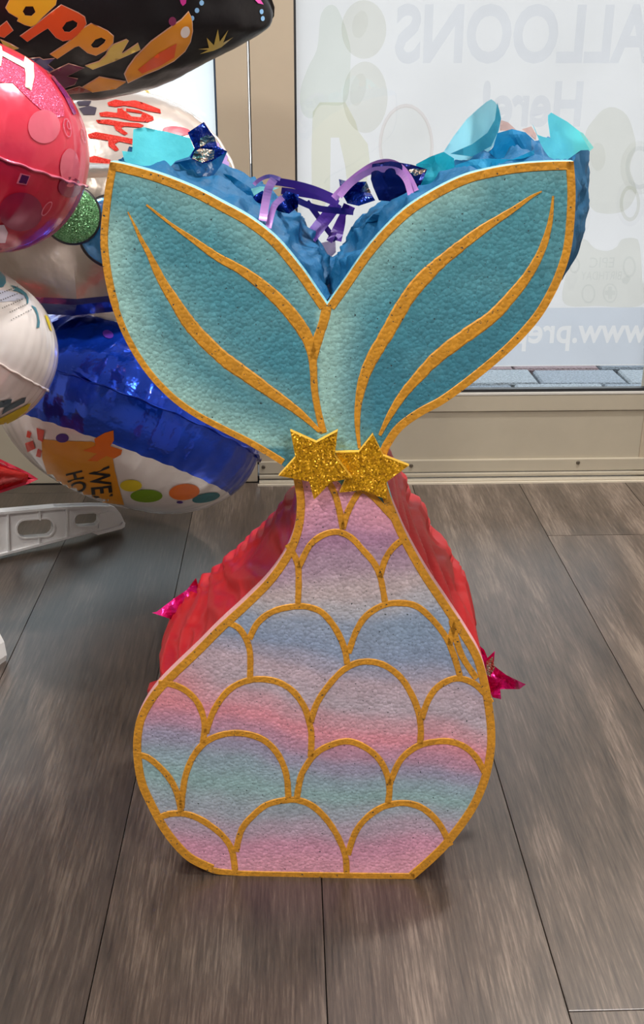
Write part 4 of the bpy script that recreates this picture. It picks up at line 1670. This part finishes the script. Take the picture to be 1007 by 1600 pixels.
P.put('brush_print', ZW([(-60, 20), (0, 30), (45, 80), (50, 130), (25, 165), (-60, 180)]), I_teal, step=4)
P.put('brush_print', ZW([(92, 150), (130, 160), (190, 190), (230, 225), (250, 265), (248, 310), (236, 320), (232, 270), (205, 235), (150, 205), (110, 200), (130, 182)]), I_teal, step=3)
P.put('brush_print', ZW([(270, 325), (315, 350), (335, 400), (352, 480), (345, 525), (320, 530), (330, 470), (322, 410), (300, 365)]), I_teal, step=3)
P.put('yellow_print', ZW([(392, 410), (420, 430), (440, 480), (458, 560), (440, 545), (415, 480)]), I_yel, step=3)
P.put('slate_print', ZW([(-40, 1190), (60, 1165), (105, 1160), (90, 1205), (230, 1140), (215, 1190), (60, 1270), (10, 1300), (40, 1230), (-40, 1240)]), I_sage, step=3)
P.put('yellow_print', ZW([(-40, 1350), (60, 1300), (170, 1245), (250, 1200), (275, 1195), (235, 1265), (130, 1345), (30, 1395), (-40, 1405)]), I_yel, step=3)
dv, df = [], []
for (x0_, y0_, x1_, y1_, nn) in ((0, 225, 150, 165, 9), (5, 285, 145, 230, 8), (18, 355, 190, 280, 10), (85, 390, 235, 320, 9), (95, 460, 270, 370, 9)):
    for i in range(nn):
        k = i / (nn - 1)
        cx_, cy_ = zc([(x0_ + (x1_ - x0_) * k, y0_ + (y1_ - y0_) * k)], 5.714, 0, 420)[0]
        e_ = ell(cx_, cy_, 0.8, 1.0, 6)
        b0 = len(dv)
        dv += e_
        df.append(tuple(range(b0, b0 + 6)))
P.lay('dot_rows', dv, df, I_blk, .0016)

# --- welcome balloon (blue rim, white discs)
F_blue = foil_mat('royal_blue_balloon_foil', rgb(22, 74, 216), 0.72, 0.16, 0.45, 26)
blu = round_balloon('welcome_balloon', 205, 646, 1.84, 210, 0.69, rad(21), rad(-6), F_blue, F_blue, F_blue, seed=3.0, pucker=.035, npk=40,
                    mats=[F_blue, F_white], fmat=lambda up, rr, th: 1 if rr < (.885 if up < 0 else .74) else 0)
tag(blu, 'blue rimmed white foil balloon with orange gift print under the left fluke', 'balloon')
P = Prints(blu)
ZB = lambda pts: zc(pts, 4.196, 0, 640)
ZB2 = lambda pts: zc(pts, 2.342, 0, 380)
I_org = mat('amber_print', rgb(226, 150, 26), .35, bump=(30, .1))
I_or2 = mat('orange_print', rgb(238, 116, 16), .35, bump=(30, .1))
I_red = mat('red_print', rgb(226, 70, 50), .35, bump=(30, .1))
I_pur = mat('purple_print', rgb(78, 40, 140), .35, bump=(30, .1))
I_grn = mat('green_print', rgb(120, 160, 30), .35, bump=(30, .1))
I_tea = mat('deep_teal_print', rgb(20, 110, 120), .35, bump=(30, .1))
P.put('gift_print', ZB([(275, 192), (400, 204), (600, 208), (690, 235), (740, 310), (755, 400), (785, 520), (815, 622), (620, 600), (430, 548), (350, 490), (312, 420), (280, 320)]), I_org, off=.0010)
P.put('bow_print', ZB([(620, 190), (690, 150), (745, 135), (748, 200), (725, 236), (803, 262), (795, 292), (750, 318), (700, 300), (640, 335), (575, 332), (640, 285), (545, 265), (630, 232)]), I_or2, off=.0016, step=4)
P.text('lettering', 'WEL', 140, 731, 31, rad(83), I_blk, .02, .0020, 0.60)
P.text('lettering', 'HO', 104, 738, 25, rad(76), I_blk, .02, .0020, 0.62)
P.put('dot_print', ell(98, 684, 10, 7), I_pur, step=4)
P.put('dot_print', ell(205, 758, 17, 9), I_yel, step=4)
P.put('dot_print', ell(229, 774, 25, 10), I_grn, step=4, off=.0014)
P.put('dot_print', ell(288, 768, 24, 12.5, a=-.1), I_or2, step=4)
P.put('dot_print', ell(322, 777, 22, 7, a=-.2), I_tea, step=4)
P.put('dot_print', ell(169, 523, 9, 6, a=.4), I_pur, step=4)
P.put('dot_print', ell(281, 784, 5, 2), I_pur, step=4)
for q in ([(40, 692), (52, 688), (56, 700), (44, 706)], [(58, 668), (70, 672), (68, 690), (60, 686)], [(52, 724), (60, 728), (58, 738), (50, 734)], [(60, 700), (66, 704), (64, 714), (57, 712)], [(44, 672), (50, 676), (48, 684), (42, 682)]):
    P.put('confetti_print', q, I_red, step=4, off=.0015)

# --- white congratulations balloon
F_wshade = foil_mat('shaded_white_foil', rgb(226, 214, 208), .45, .26, .2, 22)  # white foil toned greyer and more metallic, shade put into its colour
con = round_balloon('congratulations_balloon', 205, 318, 2.09, 172, 0.42, rad(12), rad(74), F_wshade, F_wshade, F_white, seed=4.0, pucker=.02)
tag(con, 'white foil balloon with red script lettering behind the left fluke tip', 'balloon')
P = Prints(con)
G_red = glitter_mat('red_glitter_print', rgb(226, 44, 22), rgb(206, 34, 18), 1700, .2, .35)
ZC = lambda pts: zc(pts, 3.596, 100, 120)
for q in ([(245, 148), (290, 130), (340, 140), (400, 135), (450, 150), (540, 185), (545, 208), (470, 195), (400, 175), (340, 165), (290, 172), (250, 165)],
          [(198, 205), (240, 198), (300, 205), (300, 180), (350, 180), (350, 200), (380, 225), (430, 230), (440, 210), (340, 195), (320, 175), (420, 190), (500, 225), (505, 245), (470, 258), (380, 250), (300, 232), (205, 225)],
          [(180, 245), (250, 242), (340, 258), (420, 262), (450, 275), (430, 288), (340, 280), (320, 290), (360, 320), (340, 330), (290, 300), (280, 275), (190, 262)],
          [(135, 325), (180, 312), (280, 330), (385, 350), (385, 380), (310, 365), (285, 380), (310, 410), (290, 420), (250, 390), (250, 360), (140, 345)],
          [(135, 455), (170, 445), (262, 468), (262, 500), (170, 488), (140, 480)],
          [(330, 470), (370, 478), (375, 495), (335, 488)]):
    P.put('script_lettering', zc(q, 3.596, 100, 120), G_red, step=4, off=.0014)
I_ink = mat('dark_violet_print', rgb(70, 62, 78), .35, bump=(30, .1))
P.put('dark_print', ZC([(60, 130), (110, 120), (155, 140), (140, 165), (85, 165)]), I_ink, step=4)
P.put('dark_print', ZC([(85, 180), (140, 165), (185, 175), (175, 215), (110, 215)]), I_ink, step=4)
P.put('dark_print', ell(158, 152, 13, 4), I_ink, step=4)
P.put('oval_print', ell(276, 205, 22, 7, a=.1), mat('crimson_print', rgb(214, 66, 90), .35, bump=(30, .1)), step=4)
P.put('streak_print', [(338, 222), (346, 228), (358, 250), (357, 262), (344, 256)], mat('lavender_print', rgb(180, 150, 214), .35, bump=(30, .1)), step=4)
P.put('streak_print', [(345, 216), (350, 222), (358, 240), (354, 240)], I_grn, step=3)
P.put('ring_print', ell(160, 281, 9, 11), mat('pale_gold_print', rgb(246, 206, 120), .35, bump=(30, .1)), [ell(160, 281, 6.5, 8)], step=4)

# --- yellow balloon behind
yel = round_balloon('yellow_balloon', 178, 178, 2.25, 66, 0.15, rad(10), rad(70), foil_mat('pale_gold_foil', rgb(232, 206, 132), .5, .22, .3, 30), foil_mat('gold_foil_back', rgb(214, 184, 100), .5, .22, .3, 30), foil_mat('gold_foil_seam', rgb(236, 214, 150), .5, .2), seed=5.0)
tag(yel, 'small pale yellow foil balloon peeking out above the white script balloon', 'balloon')

# --- black happy birthday balloon
F_blk = foil_mat('black_foil', (0.012, 0.011, 0.013, 1), 0.0, 0.35, 0.25, 20, 0.0)
F_blk.node_tree.nodes['Principled BSDF'].inputs['Specular IOR Level'].default_value = 0.25
ol = catmull([(425, 24), (392, 54), (330, 86), (280, 112), (240, 131), (195, 143), (150, 150), (90, 150), (20, 138), (-70, 100), (-140, 20), (-150, -90), (-60, -190), (80, -230), (230, -190), (340, -110), (410, -20)], 12, True)
blk = pillow_balloon('happy_birthday_balloon', ol, 1.78, 0.10, F_blk, F_blk, foil_mat('black_seam', (0.02, 0.018, 0.022, 1), .3, .25), nrm=(0.15, -0.42, 0.9), seed=6.0, wr=.05, step=8)
tag(blk, 'black foil balloon with orange and yellow lettering at the top left corner', 'balloon')
P = Prints(blk)
ZK = lambda pts: zc(pts, 3.873, 0, 0)
ZK2 = lambda pts: zc(pts, 4.196, 200, 0)
I_ye = mat('golden_print', rgb(232, 182, 44), .3, var=(14, .15))
I_ro = mat('red_orange_print', rgb(222, 84, 34), .3, var=(14, .2))
I_am = mat('amber_letter_print', rgb(224, 148, 40), .3, var=(14, .2))
I_ol = mat('olive_yellow_print', rgb(208, 182, 84), .3, var=(14, .15))
I_plum = mat('plum_letter_print', rgb(96, 26, 62), .3, var=(14, .15))
I_ind = mat('indigo_letter_print', rgb(70, 60, 120), .3, var=(14, .15))
I_out = mat('pale_outline_print', rgb(226, 186, 166), .3, bump=(30, .1))


def letter(pts, m, holes=()):
    pts = ZK(pts)
    cx_ = sum(p[0] for p in pts) / len(pts)
    cy_ = sum(p[1] for p in pts) / len(pts)
    ou = []
    sg = 1 if area2(pts) > 0 else -1
    n_ = len(pts)
    for i in range(n_):
        a, b_ = pts[i - 1], pts[(i + 1) % n_]
        dx, dy = b_[0] - a[0], b_[1] - a[1]
        L = math.hypot(dx, dy) or 1
        ou.append((pts[i][0] + sg * dy / L * 1.1, pts[i][1] - sg * dx / L * 1.1))
    hs = [ZK(h) for h in holes]
    P.put('letter_outline', ou, I_out, hs, step=5, off=.0012)
    P.put('letter_print', pts, m, hs, step=5, off=.0020)


letter([(35, 45), (62, -8), (200, -60), (345, -20), (335, 25), (250, 105), (215, 145), (188, 155), (150, 145), (105, 122), (112, 105), (55, 72)], I_ye, [[(137, 66), (155, 35), (200, 35), (215, 70), (190, 93), (152, 90)]])
letter([(370, 28), (420, 52), (470, 75), (510, 100), (520, 140), (490, 190), (430, 235), (380, 243), (340, 222), (290, 165), (240, 195), (165, 247), (122, 215), (200, 160), (300, 80)], I_ro, [[(375, 165), (400, 130), (440, 118), (468, 135), (463, 158), (420, 190), (390, 188)]])
letter([(550, 140), (600, 160), (650, 185), (685, 215), (682, 255), (640, 300), (580, 330), (530, 315), (478, 272), (450, 280), (345, 350), (303, 325), (400, 262), (460, 215), (500, 170)], I_am, [[(548, 268), (575, 235), (612, 222), (640, 236), (630, 256), (592, 284), (562, 284)]])
letter([(682, 268), (765, 235), (776, 242), (735, 312), (742, 320), (835, 258), (848, 295), (690, 365), (560, 415), (515, 395), (600, 367), (640, 330), (660, 290)], I_ol)
letter([(-60, 180), (0, 158), (40, 125), (78, 180), (25, 222), (-60, 200)], I_ro)
letter([(0, 236), (60, 262), (112, 290), (80, 296), (20, 262)], I_ol)
letter([(160, 352), (240, 345), (262, 358), (330, 350), (288, 386), (326, 415), (290, 432), (215, 372)], I_ind)
letter([(290, 440), (415, 382), (507, 406), (402, 456), (470, 474), (450, 505), (380, 530), (330, 480)], I_plum)
letter([(500, 522), (600, 462), (762, 490), (700, 530), (560, 552)], I_am)
letter([(400, 545), (480, 520), (560, 548), (420, 562)], mat('maroon_print', rgb(130, 40, 30), .3, var=(14, .15)))
dr = ZK2([(395, 77), (415, 120), (420, 200), (405, 270), (370, 330), (300, 392), (200, 446), (100, 486), (0, 535), (-20, 480), (0, 440), (50, 370), (150, 270), (260, 190), (350, 130)])
P.put('drop_outline', [(x, y) for x, y in ZK2([(396, 70), (420, 120), (426, 200), (411, 272), (374, 336), (303, 399), (202, 453), (102, 493), (-2, 543), (-28, 480), (-4, 434), (46, 364), (148, 264), (258, 184), (348, 123)])], I_out, step=5, off=.0011)
P.put('drop_print', dr, I_am, step=5, off=.0018)
P.put('drop_center', ZK2([(318, 278), (300, 370), (200, 430), (90, 475), (60, 450), (110, 410), (200, 340)]), I_ro, step=5, off=.0025)
P.put('dot_print', ell(200 + 373 / 4.196, 205 / 4.196, 7, 9, a=.3), F_white, step=4, off=.0025)
P.put('burst_print', ZK2([(458, 318), (530, 310), (515, 243), (562, 292), (588, 188), (600, 268), (656, 192), (622, 275), (690, 238), (610, 305), (560, 328), (470, 350), (525, 322)]), I_ol, step=5, off=.0014)
for q in ((480, 18, 3.6, 4.2), (450, 67, 3.6, 4), (420, 118, 3, 4), (872, 77, 3, 4), (880, 122, 3, 4)):
    P.put('dot_print', ell(200 + q[0] / 4.196, q[1] / 4.196, q[2], q[3], 14), mat('sky_blue_print', rgb(130, 178, 222), .3, bump=(30, .1)), step=4, off=.0016)
P.put('dot_print', ell(200 + 290 / 4.196, 138 / 4.196, 6, 7, 16), mat('mauve_print', rgb(120, 44, 84), .3, bump=(30, .1)), step=4, off=.0016)
P.put('star_print', ZK2([(335, -20), (382, -10), (378, 20), (358, 38), (345, 20)]), mat('hot_pink_print', rgb(214, 60, 160), .3, bump=(30, .1)), step=4, off=.0016)
P.put('star_print', ZK2([(820, -10), (860, -10), (885, 30), (850, 22)]), mat('bright_pink_print', rgb(224, 84, 176), .3, bump=(30, .1)), step=4, off=.0016)

# --- silver box balloon with green and blue round lobes
F_sil = foil_mat('silver_foil', rgb(168, 156, 146), 0.65, 0.24, 0.35, 18)
F_navy = foil_mat('navy_balloon_foil', rgb(26, 32, 96), 0.45, 0.2, 0.3, 20)
F_grn = glitter_mat('green_holographic_foil', rgb(40, 110, 52), rgb(120, 170, 124), 900, .5, .3)
F_blu2 = foil_mat('sky_blue_foil', rgb(36, 108, 160), 0.4, 0.22, 0.3, 30)
F_line = mat('black_outline_print', (0.01, 0.01, 0.012, 1), .4, bump=(30, .1))
bx_root_c = on_y(110, 420, 1.72)
bxo = empty('box_balloon', bx_root_c)
tag(bxo, 'silver box shaped foil balloon with navy base and green disc below the red balloon', 'balloon')
bpy.context.view_layer.update()
# corner edge of the box seen at x=113..121
A_t, A_b = on_y(113, 330, 1.66), on_y(120, 467, 1.66)
kx = Vector((-0.97, 0.24, 0)) * 0.30
ky = Vector((0.90, 0.43, 0)) * 0.22


def puff_face(name, o_, e1, e2, m, bulge, nsg=14, out=None):
    nn = e1.cross(e2).normalized()
    if out is not None and nn.dot(out) < 0:
        nn = -nn
    verts, faces = [], []
    for i in range(nsg + 1):
        for j in range(nsg + 1):
            a, b_ = i / nsg, j / nsg
            h = bulge * (math.sin(math.pi * a) * math.sin(math.pi * b_)) ** .6 + 0.004 * N3(a * 9, b_ * 3, 2) * (math.sin(math.pi * a) * math.sin(math.pi * b_)) ** .5
            verts.append(o_ + e1 * a + e2 * b_ + nn * h - bx_root_c)
    for i in range(nsg):
        for j in range(nsg):
            a = i * (nsg + 1) + j
            faces.append((a, a + nsg + 1, a + nsg + 2, a + 1))
    return mk(name, verts, faces, m, bxo, smooth=True)


up_ = A_t - A_b
up_ = Vector((0, 0, up_.z)) * 1.35
cb = Vector((A_b.x, A_b.y, A_b.z))
f1 = puff_face('face', cb, kx, up_, F_sil, 0.018, out=Vector((-.3, -1, 0)))
f2 = puff_face('face', cb, ky, up_, F_sil, 0.018, out=Vector((.5, -1, 0)))
f3 = puff_face('face', cb + kx, ky, up_, F_sil, 0.018, out=Vector((-1, .3, 0)))
f4 = puff_face('face', cb + ky, kx, up_, F_sil, 0.018, out=Vector((1, .3, 0)))
f5 = puff_face('top_face', cb + up_, kx, ky, F_sil, 0.018, out=Vector((0, 0, 1)))
# navy base tapering downwards
nv = []
for k, (sc2, dz) in enumerate(((1.0, 0.0), (0.97, -0.02), (0.80, -0.06))):
    ctr = cb + kx / 2 + ky / 2
    for q in (cb, cb + ky, cb + kx + ky, cb + kx):
        nv.append(ctr + (q - ctr) * sc2 + Vector((0, 0, dz * .5)) - bx_root_c)
nf = []
for k in range(2):
    for i in range(4):
        j = (i + 1) % 4
        nf.append((k * 4 + i, k * 4 + j, k * 4 + 4 + j, k * 4 + 4 + i))
nf.append((8, 9, 10, 11))
o = mk('base', nv, nf, F_navy, bxo)
o['label'] = 'navy base of the box balloon'


def lobe(name, px, py, Y, Rpx, m, ratio=0.3):
    c = on_y(px, py, Y)
    v, r, u = axes_at(c)
    R = Rpx * (c - C_O).dot(C_F) / F_PX
    verts, faces, fm = [], [], []
    rings, seg = 12, 56
    for sgn in (1, -1):
        b0 = len(verts)
        verts.append(c - v * R * ratio * sgn - bx_root_c)
        for i in range(1, rings + 1):
            a = math.pi / 2 * i / rings
            for j in range(seg):
                th = 2 * math.pi * j / seg
                k = 1 + .03 * math.sin(a) ** 6 * math.sin(th * 24)
                verts.append(c + (r * math.cos(th) + u * math.sin(th)) * R * math.sin(a) - v * sgn * R * ratio * math.cos(a) * k - bx_root_c)
        for j in range(seg):
            faces.append((b0, b0 + 1 + j, b0 + 1 + (j + 1) % seg))
            fm.append(0)
        for i in range(rings - 1):
            for j in range(seg):
                j2 = (j + 1) % seg
                a, b_ = b0 + 1 + i * seg, b0 + 1 + (i + 1) * seg
                faces.append((a + j, b_ + j, b_ + j2, a + j2))
                fm.append(1 if i >= rings - 4 else 0)
    return mk(name, verts, faces, None, bxo, smooth=True, mats=[m, F_line], fmat=fm)


o = lobe('round_lobe', 112, 336, 1.60, 46, F_grn)
o['label'] = 'green glittering round lobe with black rim'
o = lobe('round_lobe', 178, 362, 1.63, 57, F_blu2)
o['label'] = 'blue round lobe with black rim'

# --- red star balloon tip
st = []
for i in range(10):
    a = rad(4) + math.pi * i / 5
    rr = 150 if i % 2 == 0 else 66
    st.append((-94 + rr * math.cos(a), 738 + rr * math.sin(a)))
so = []
for i in range(10):
    a, b_ = st[i], st[(i + 1) % 10]
    for k in range(8):
        so.append((a[0] + (b_[0] - a[0]) * k / 8, a[1] + (b_[1] - a[1]) * k / 8))
rst = pillow_balloon('star_balloon', so, 1.50, 0.05, foil_mat('scarlet_foil', rgb(206, 24, 22), .5, .2, .4, 40), F_red_d, F_red_d, nrm=(0.1, .3, 1), seed=8, wr=.05, step=9)
tag(rst, 'red foil star balloon with one point reaching in at the left edge', 'balloon')

# ================================================================== BALLOON STAND
M_plas = mat('white_plastic', rgb(226, 226, 228), 0.4, bump=(120, .08), var=(12, .03))
LA, LB = on_floor(0, 874), on_floor(188, 832)
ld = (LB - LA)
ld.z = 0
ld.normalize()
ln = Vector((ld.y, -ld.x, 0))          # faces the camera
if ln.dot(C_O - LA) < 0:
    ln = -ln
hub_c = LB - ld * 0.62
stand = empty('balloon_stand', (hub_c.x, hub_c.y, 0))
tag(stand, 'white plastic balloon stand foot with oval cutouts on the floor at left', 'stand')
ZL = lambda pts: zc(pts, 2.342, 0, 700)
leg_px = ZL([(-330, 262), (0, 231), (100, 221), (200, 214), (330, 209), (400, 210), (425, 220), (442, 240), (455, 268), (452, 285), (440, 292), (400, 304), (355, 314), (333, 306), (250, 327), (180, 346), (0, 392), (-330, 478)])


def ovals(x0, x1, y0, y1, sl):
    r_ = (y1 - y0) / 2
    pts = []
    for i in range(9):
        a = -math.pi / 2 + math.pi * i / 8
        pts.append((x1 - r_ * .9 + r_ * .9 * math.cos(a), (y0 + y1) / 2 + r_ * math.sin(a) + sl * (x1 - x0)))
    for i in range(9):
        a = math.pi / 2 + math.pi * i / 8
        pts.append((x0 + r_ * .9 + r_ * .9 * math.cos(a), (y0 + y1) / 2 + r_ * math.sin(a)))
    return ZL(pts)


holes = [ovals(62, 195, 264, 327, -.04), ovals(272, 362, 241, 286, -.04)]


def leg_pt(a, b_):
    w = hit(a, b_, LA, ln) - LA
    return Vector((w.dot(ld), w.z))


def plate(name, outl, holes_, th, parent, m, y_off=0.0):
    vs, tris = cdt([tuple(leg_pt(*p)) for p in outl], 9, [[tuple(leg_pt(*p)) for p in h] for h in holes_])
    n_ = len(vs)
    f3 = lambda a, z, k: LA + ld * a + Vector((0, 0, max(0, z))) - ln * k - stand.location
    verts = [f3(a, z, y_off) for a, z in vs] + [f3(a, z, y_off + th) for a, z in vs]
    faces, cnt = [], {}
    for f in tris:
        a, b_, c = (verts[i] for i in f)
        if (b_ - a).cross(c - a).dot(ln) < 0:
            f = f[::-1]
        faces += [f, tuple(i + n_ for i in f[::-1])]
        for i in range(3):
            cnt[(f[i], f[(i + 1) % 3])] = 1
    for (i, j) in cnt:
        if (j, i) not in cnt:
            faces.append((j, i, i + n_, j + n_))
    return mk(name, verts, faces, m, parent)


leg = plate('leg', leg_px, holes, 0.012, stand, M_plas)
# raised rims round the cut-outs, ribs across the web, flanges along the edges


def rim(h, k):
    cx_ = sum(p[0] for p in h) / len(h)
    cy_ = sum(p[1] for p in h) / len(h)
    big = [(cx_ + (p[0] - cx_) * k, cy_ + (p[1] - cy_) * (k + .06)) for p in h]
    o_ = plate('rim', big, [h], 0.016, leg, M_plas, -0.003)
    return o_


for h in holes:
    rim(h, 1.09)
for xr, ya, yb in ((25, 232, 382), (140, 220, 262), (140, 322, 352), (240, 215, 330)):
    a, b_ = ZL([(xr, ya)])[0], ZL([(xr + 4, yb)])[0]
    plate('rib', [(a[0] - 1, a[1]), (a[0] + 1.6, a[1]), (b_[0] + 1.6, b_[1]), (b_[0] - 1, b_[1])], [], 0.012, leg, M_plas, -0.005)
plate('flange', ZL([(-330, 262), (0, 231), (200, 214), (330, 209), (400, 210), (398, 217), (330, 216), (200, 222), (0, 240), (-330, 272)]), [], 0.022, leg, M_plas, -0.006)
plate('flange', ZL([(333, 306), (355, 314), (440, 292), (452, 285), (455, 270), (448, 268), (438, 282), (358, 303)]), [], 0.03, leg, M_plas, -0.007)
plate('flange', ZL([(-330, 470), (0, 384), (180, 338), (333, 299), (333, 306), (180, 346), (0, 392), (-330, 478)]), [], 0.026, leg, M_plas, -0.006)
plate('foot_cap', ZL([(362, 240), (400, 230), (425, 232), (440, 255), (446, 270), (360, 292)]), [], 0.018, leg, M_plas, -0.004)
# hub, pole and a second leg towards the camera
zh = 0.07
bm = bmesh.new()
bmesh.ops.create_cone(bm, cap_ends=True, segments=32, radius1=0.06, radius2=0.045, depth=0.1, matrix=Matrix.Translation((0, 0, 0.05)))
me = bpy.data.meshes.new('hub')
bm.to_mesh(me)
bm.free()
me.materials.append(M_plas)
o = bpy.data.objects.new('hub', me)
COL.objects.link(o)
o.parent = stand
bm = bmesh.new()
bmesh.ops.create_cone(bm, cap_ends=True, segments=24, radius1=0.014, radius2=0.014, depth=1.5, matrix=Matrix.Translation((0, 0, 0.85)))
me = bpy.data.meshes.new('pole')
bm.to_mesh(me)
bm.free()
me.materials.append(M_plas)
o = bpy.data.objects.new('pole', me)
COL.objects.link(o)
o.parent = stand
tipw = on_floor(5, 1038)
dv2 = Vector((tipw.x - hub_c.x, tipw.y - hub_c.y, 0))
L2 = dv2.length
dv2.normalize()
sd2 = Vector((-dv2.y, dv2.x, 0))
prof = [(0.03, 0.10), (L2 * .5, 0.088), (L2 - 0.04, 0.066), (L2 - 0.012, 0.056), (L2 - 0.002, 0.036), (L2, 0.012), (L2 - 0.004, 0.0), (L2 - .06, 0.0), (L2 * .5, 0.0), (0.03, 0.0)]
lv = [dv2 * a + sd2 * (s_ * 0.011) + Vector((0, 0, z)) for s_ in (-1, 1) for a, z in prof]
n_ = len(prof)
lf = [tuple(range(n_)), tuple(range(2 * n_ - 1, n_ - 1, -1))] + [(i, i + n_, (i + 1) % n_ + n_, (i + 1) % n_) for i in range(n_)]
leg2 = mk('leg', lv, lf, M_plas, stand)
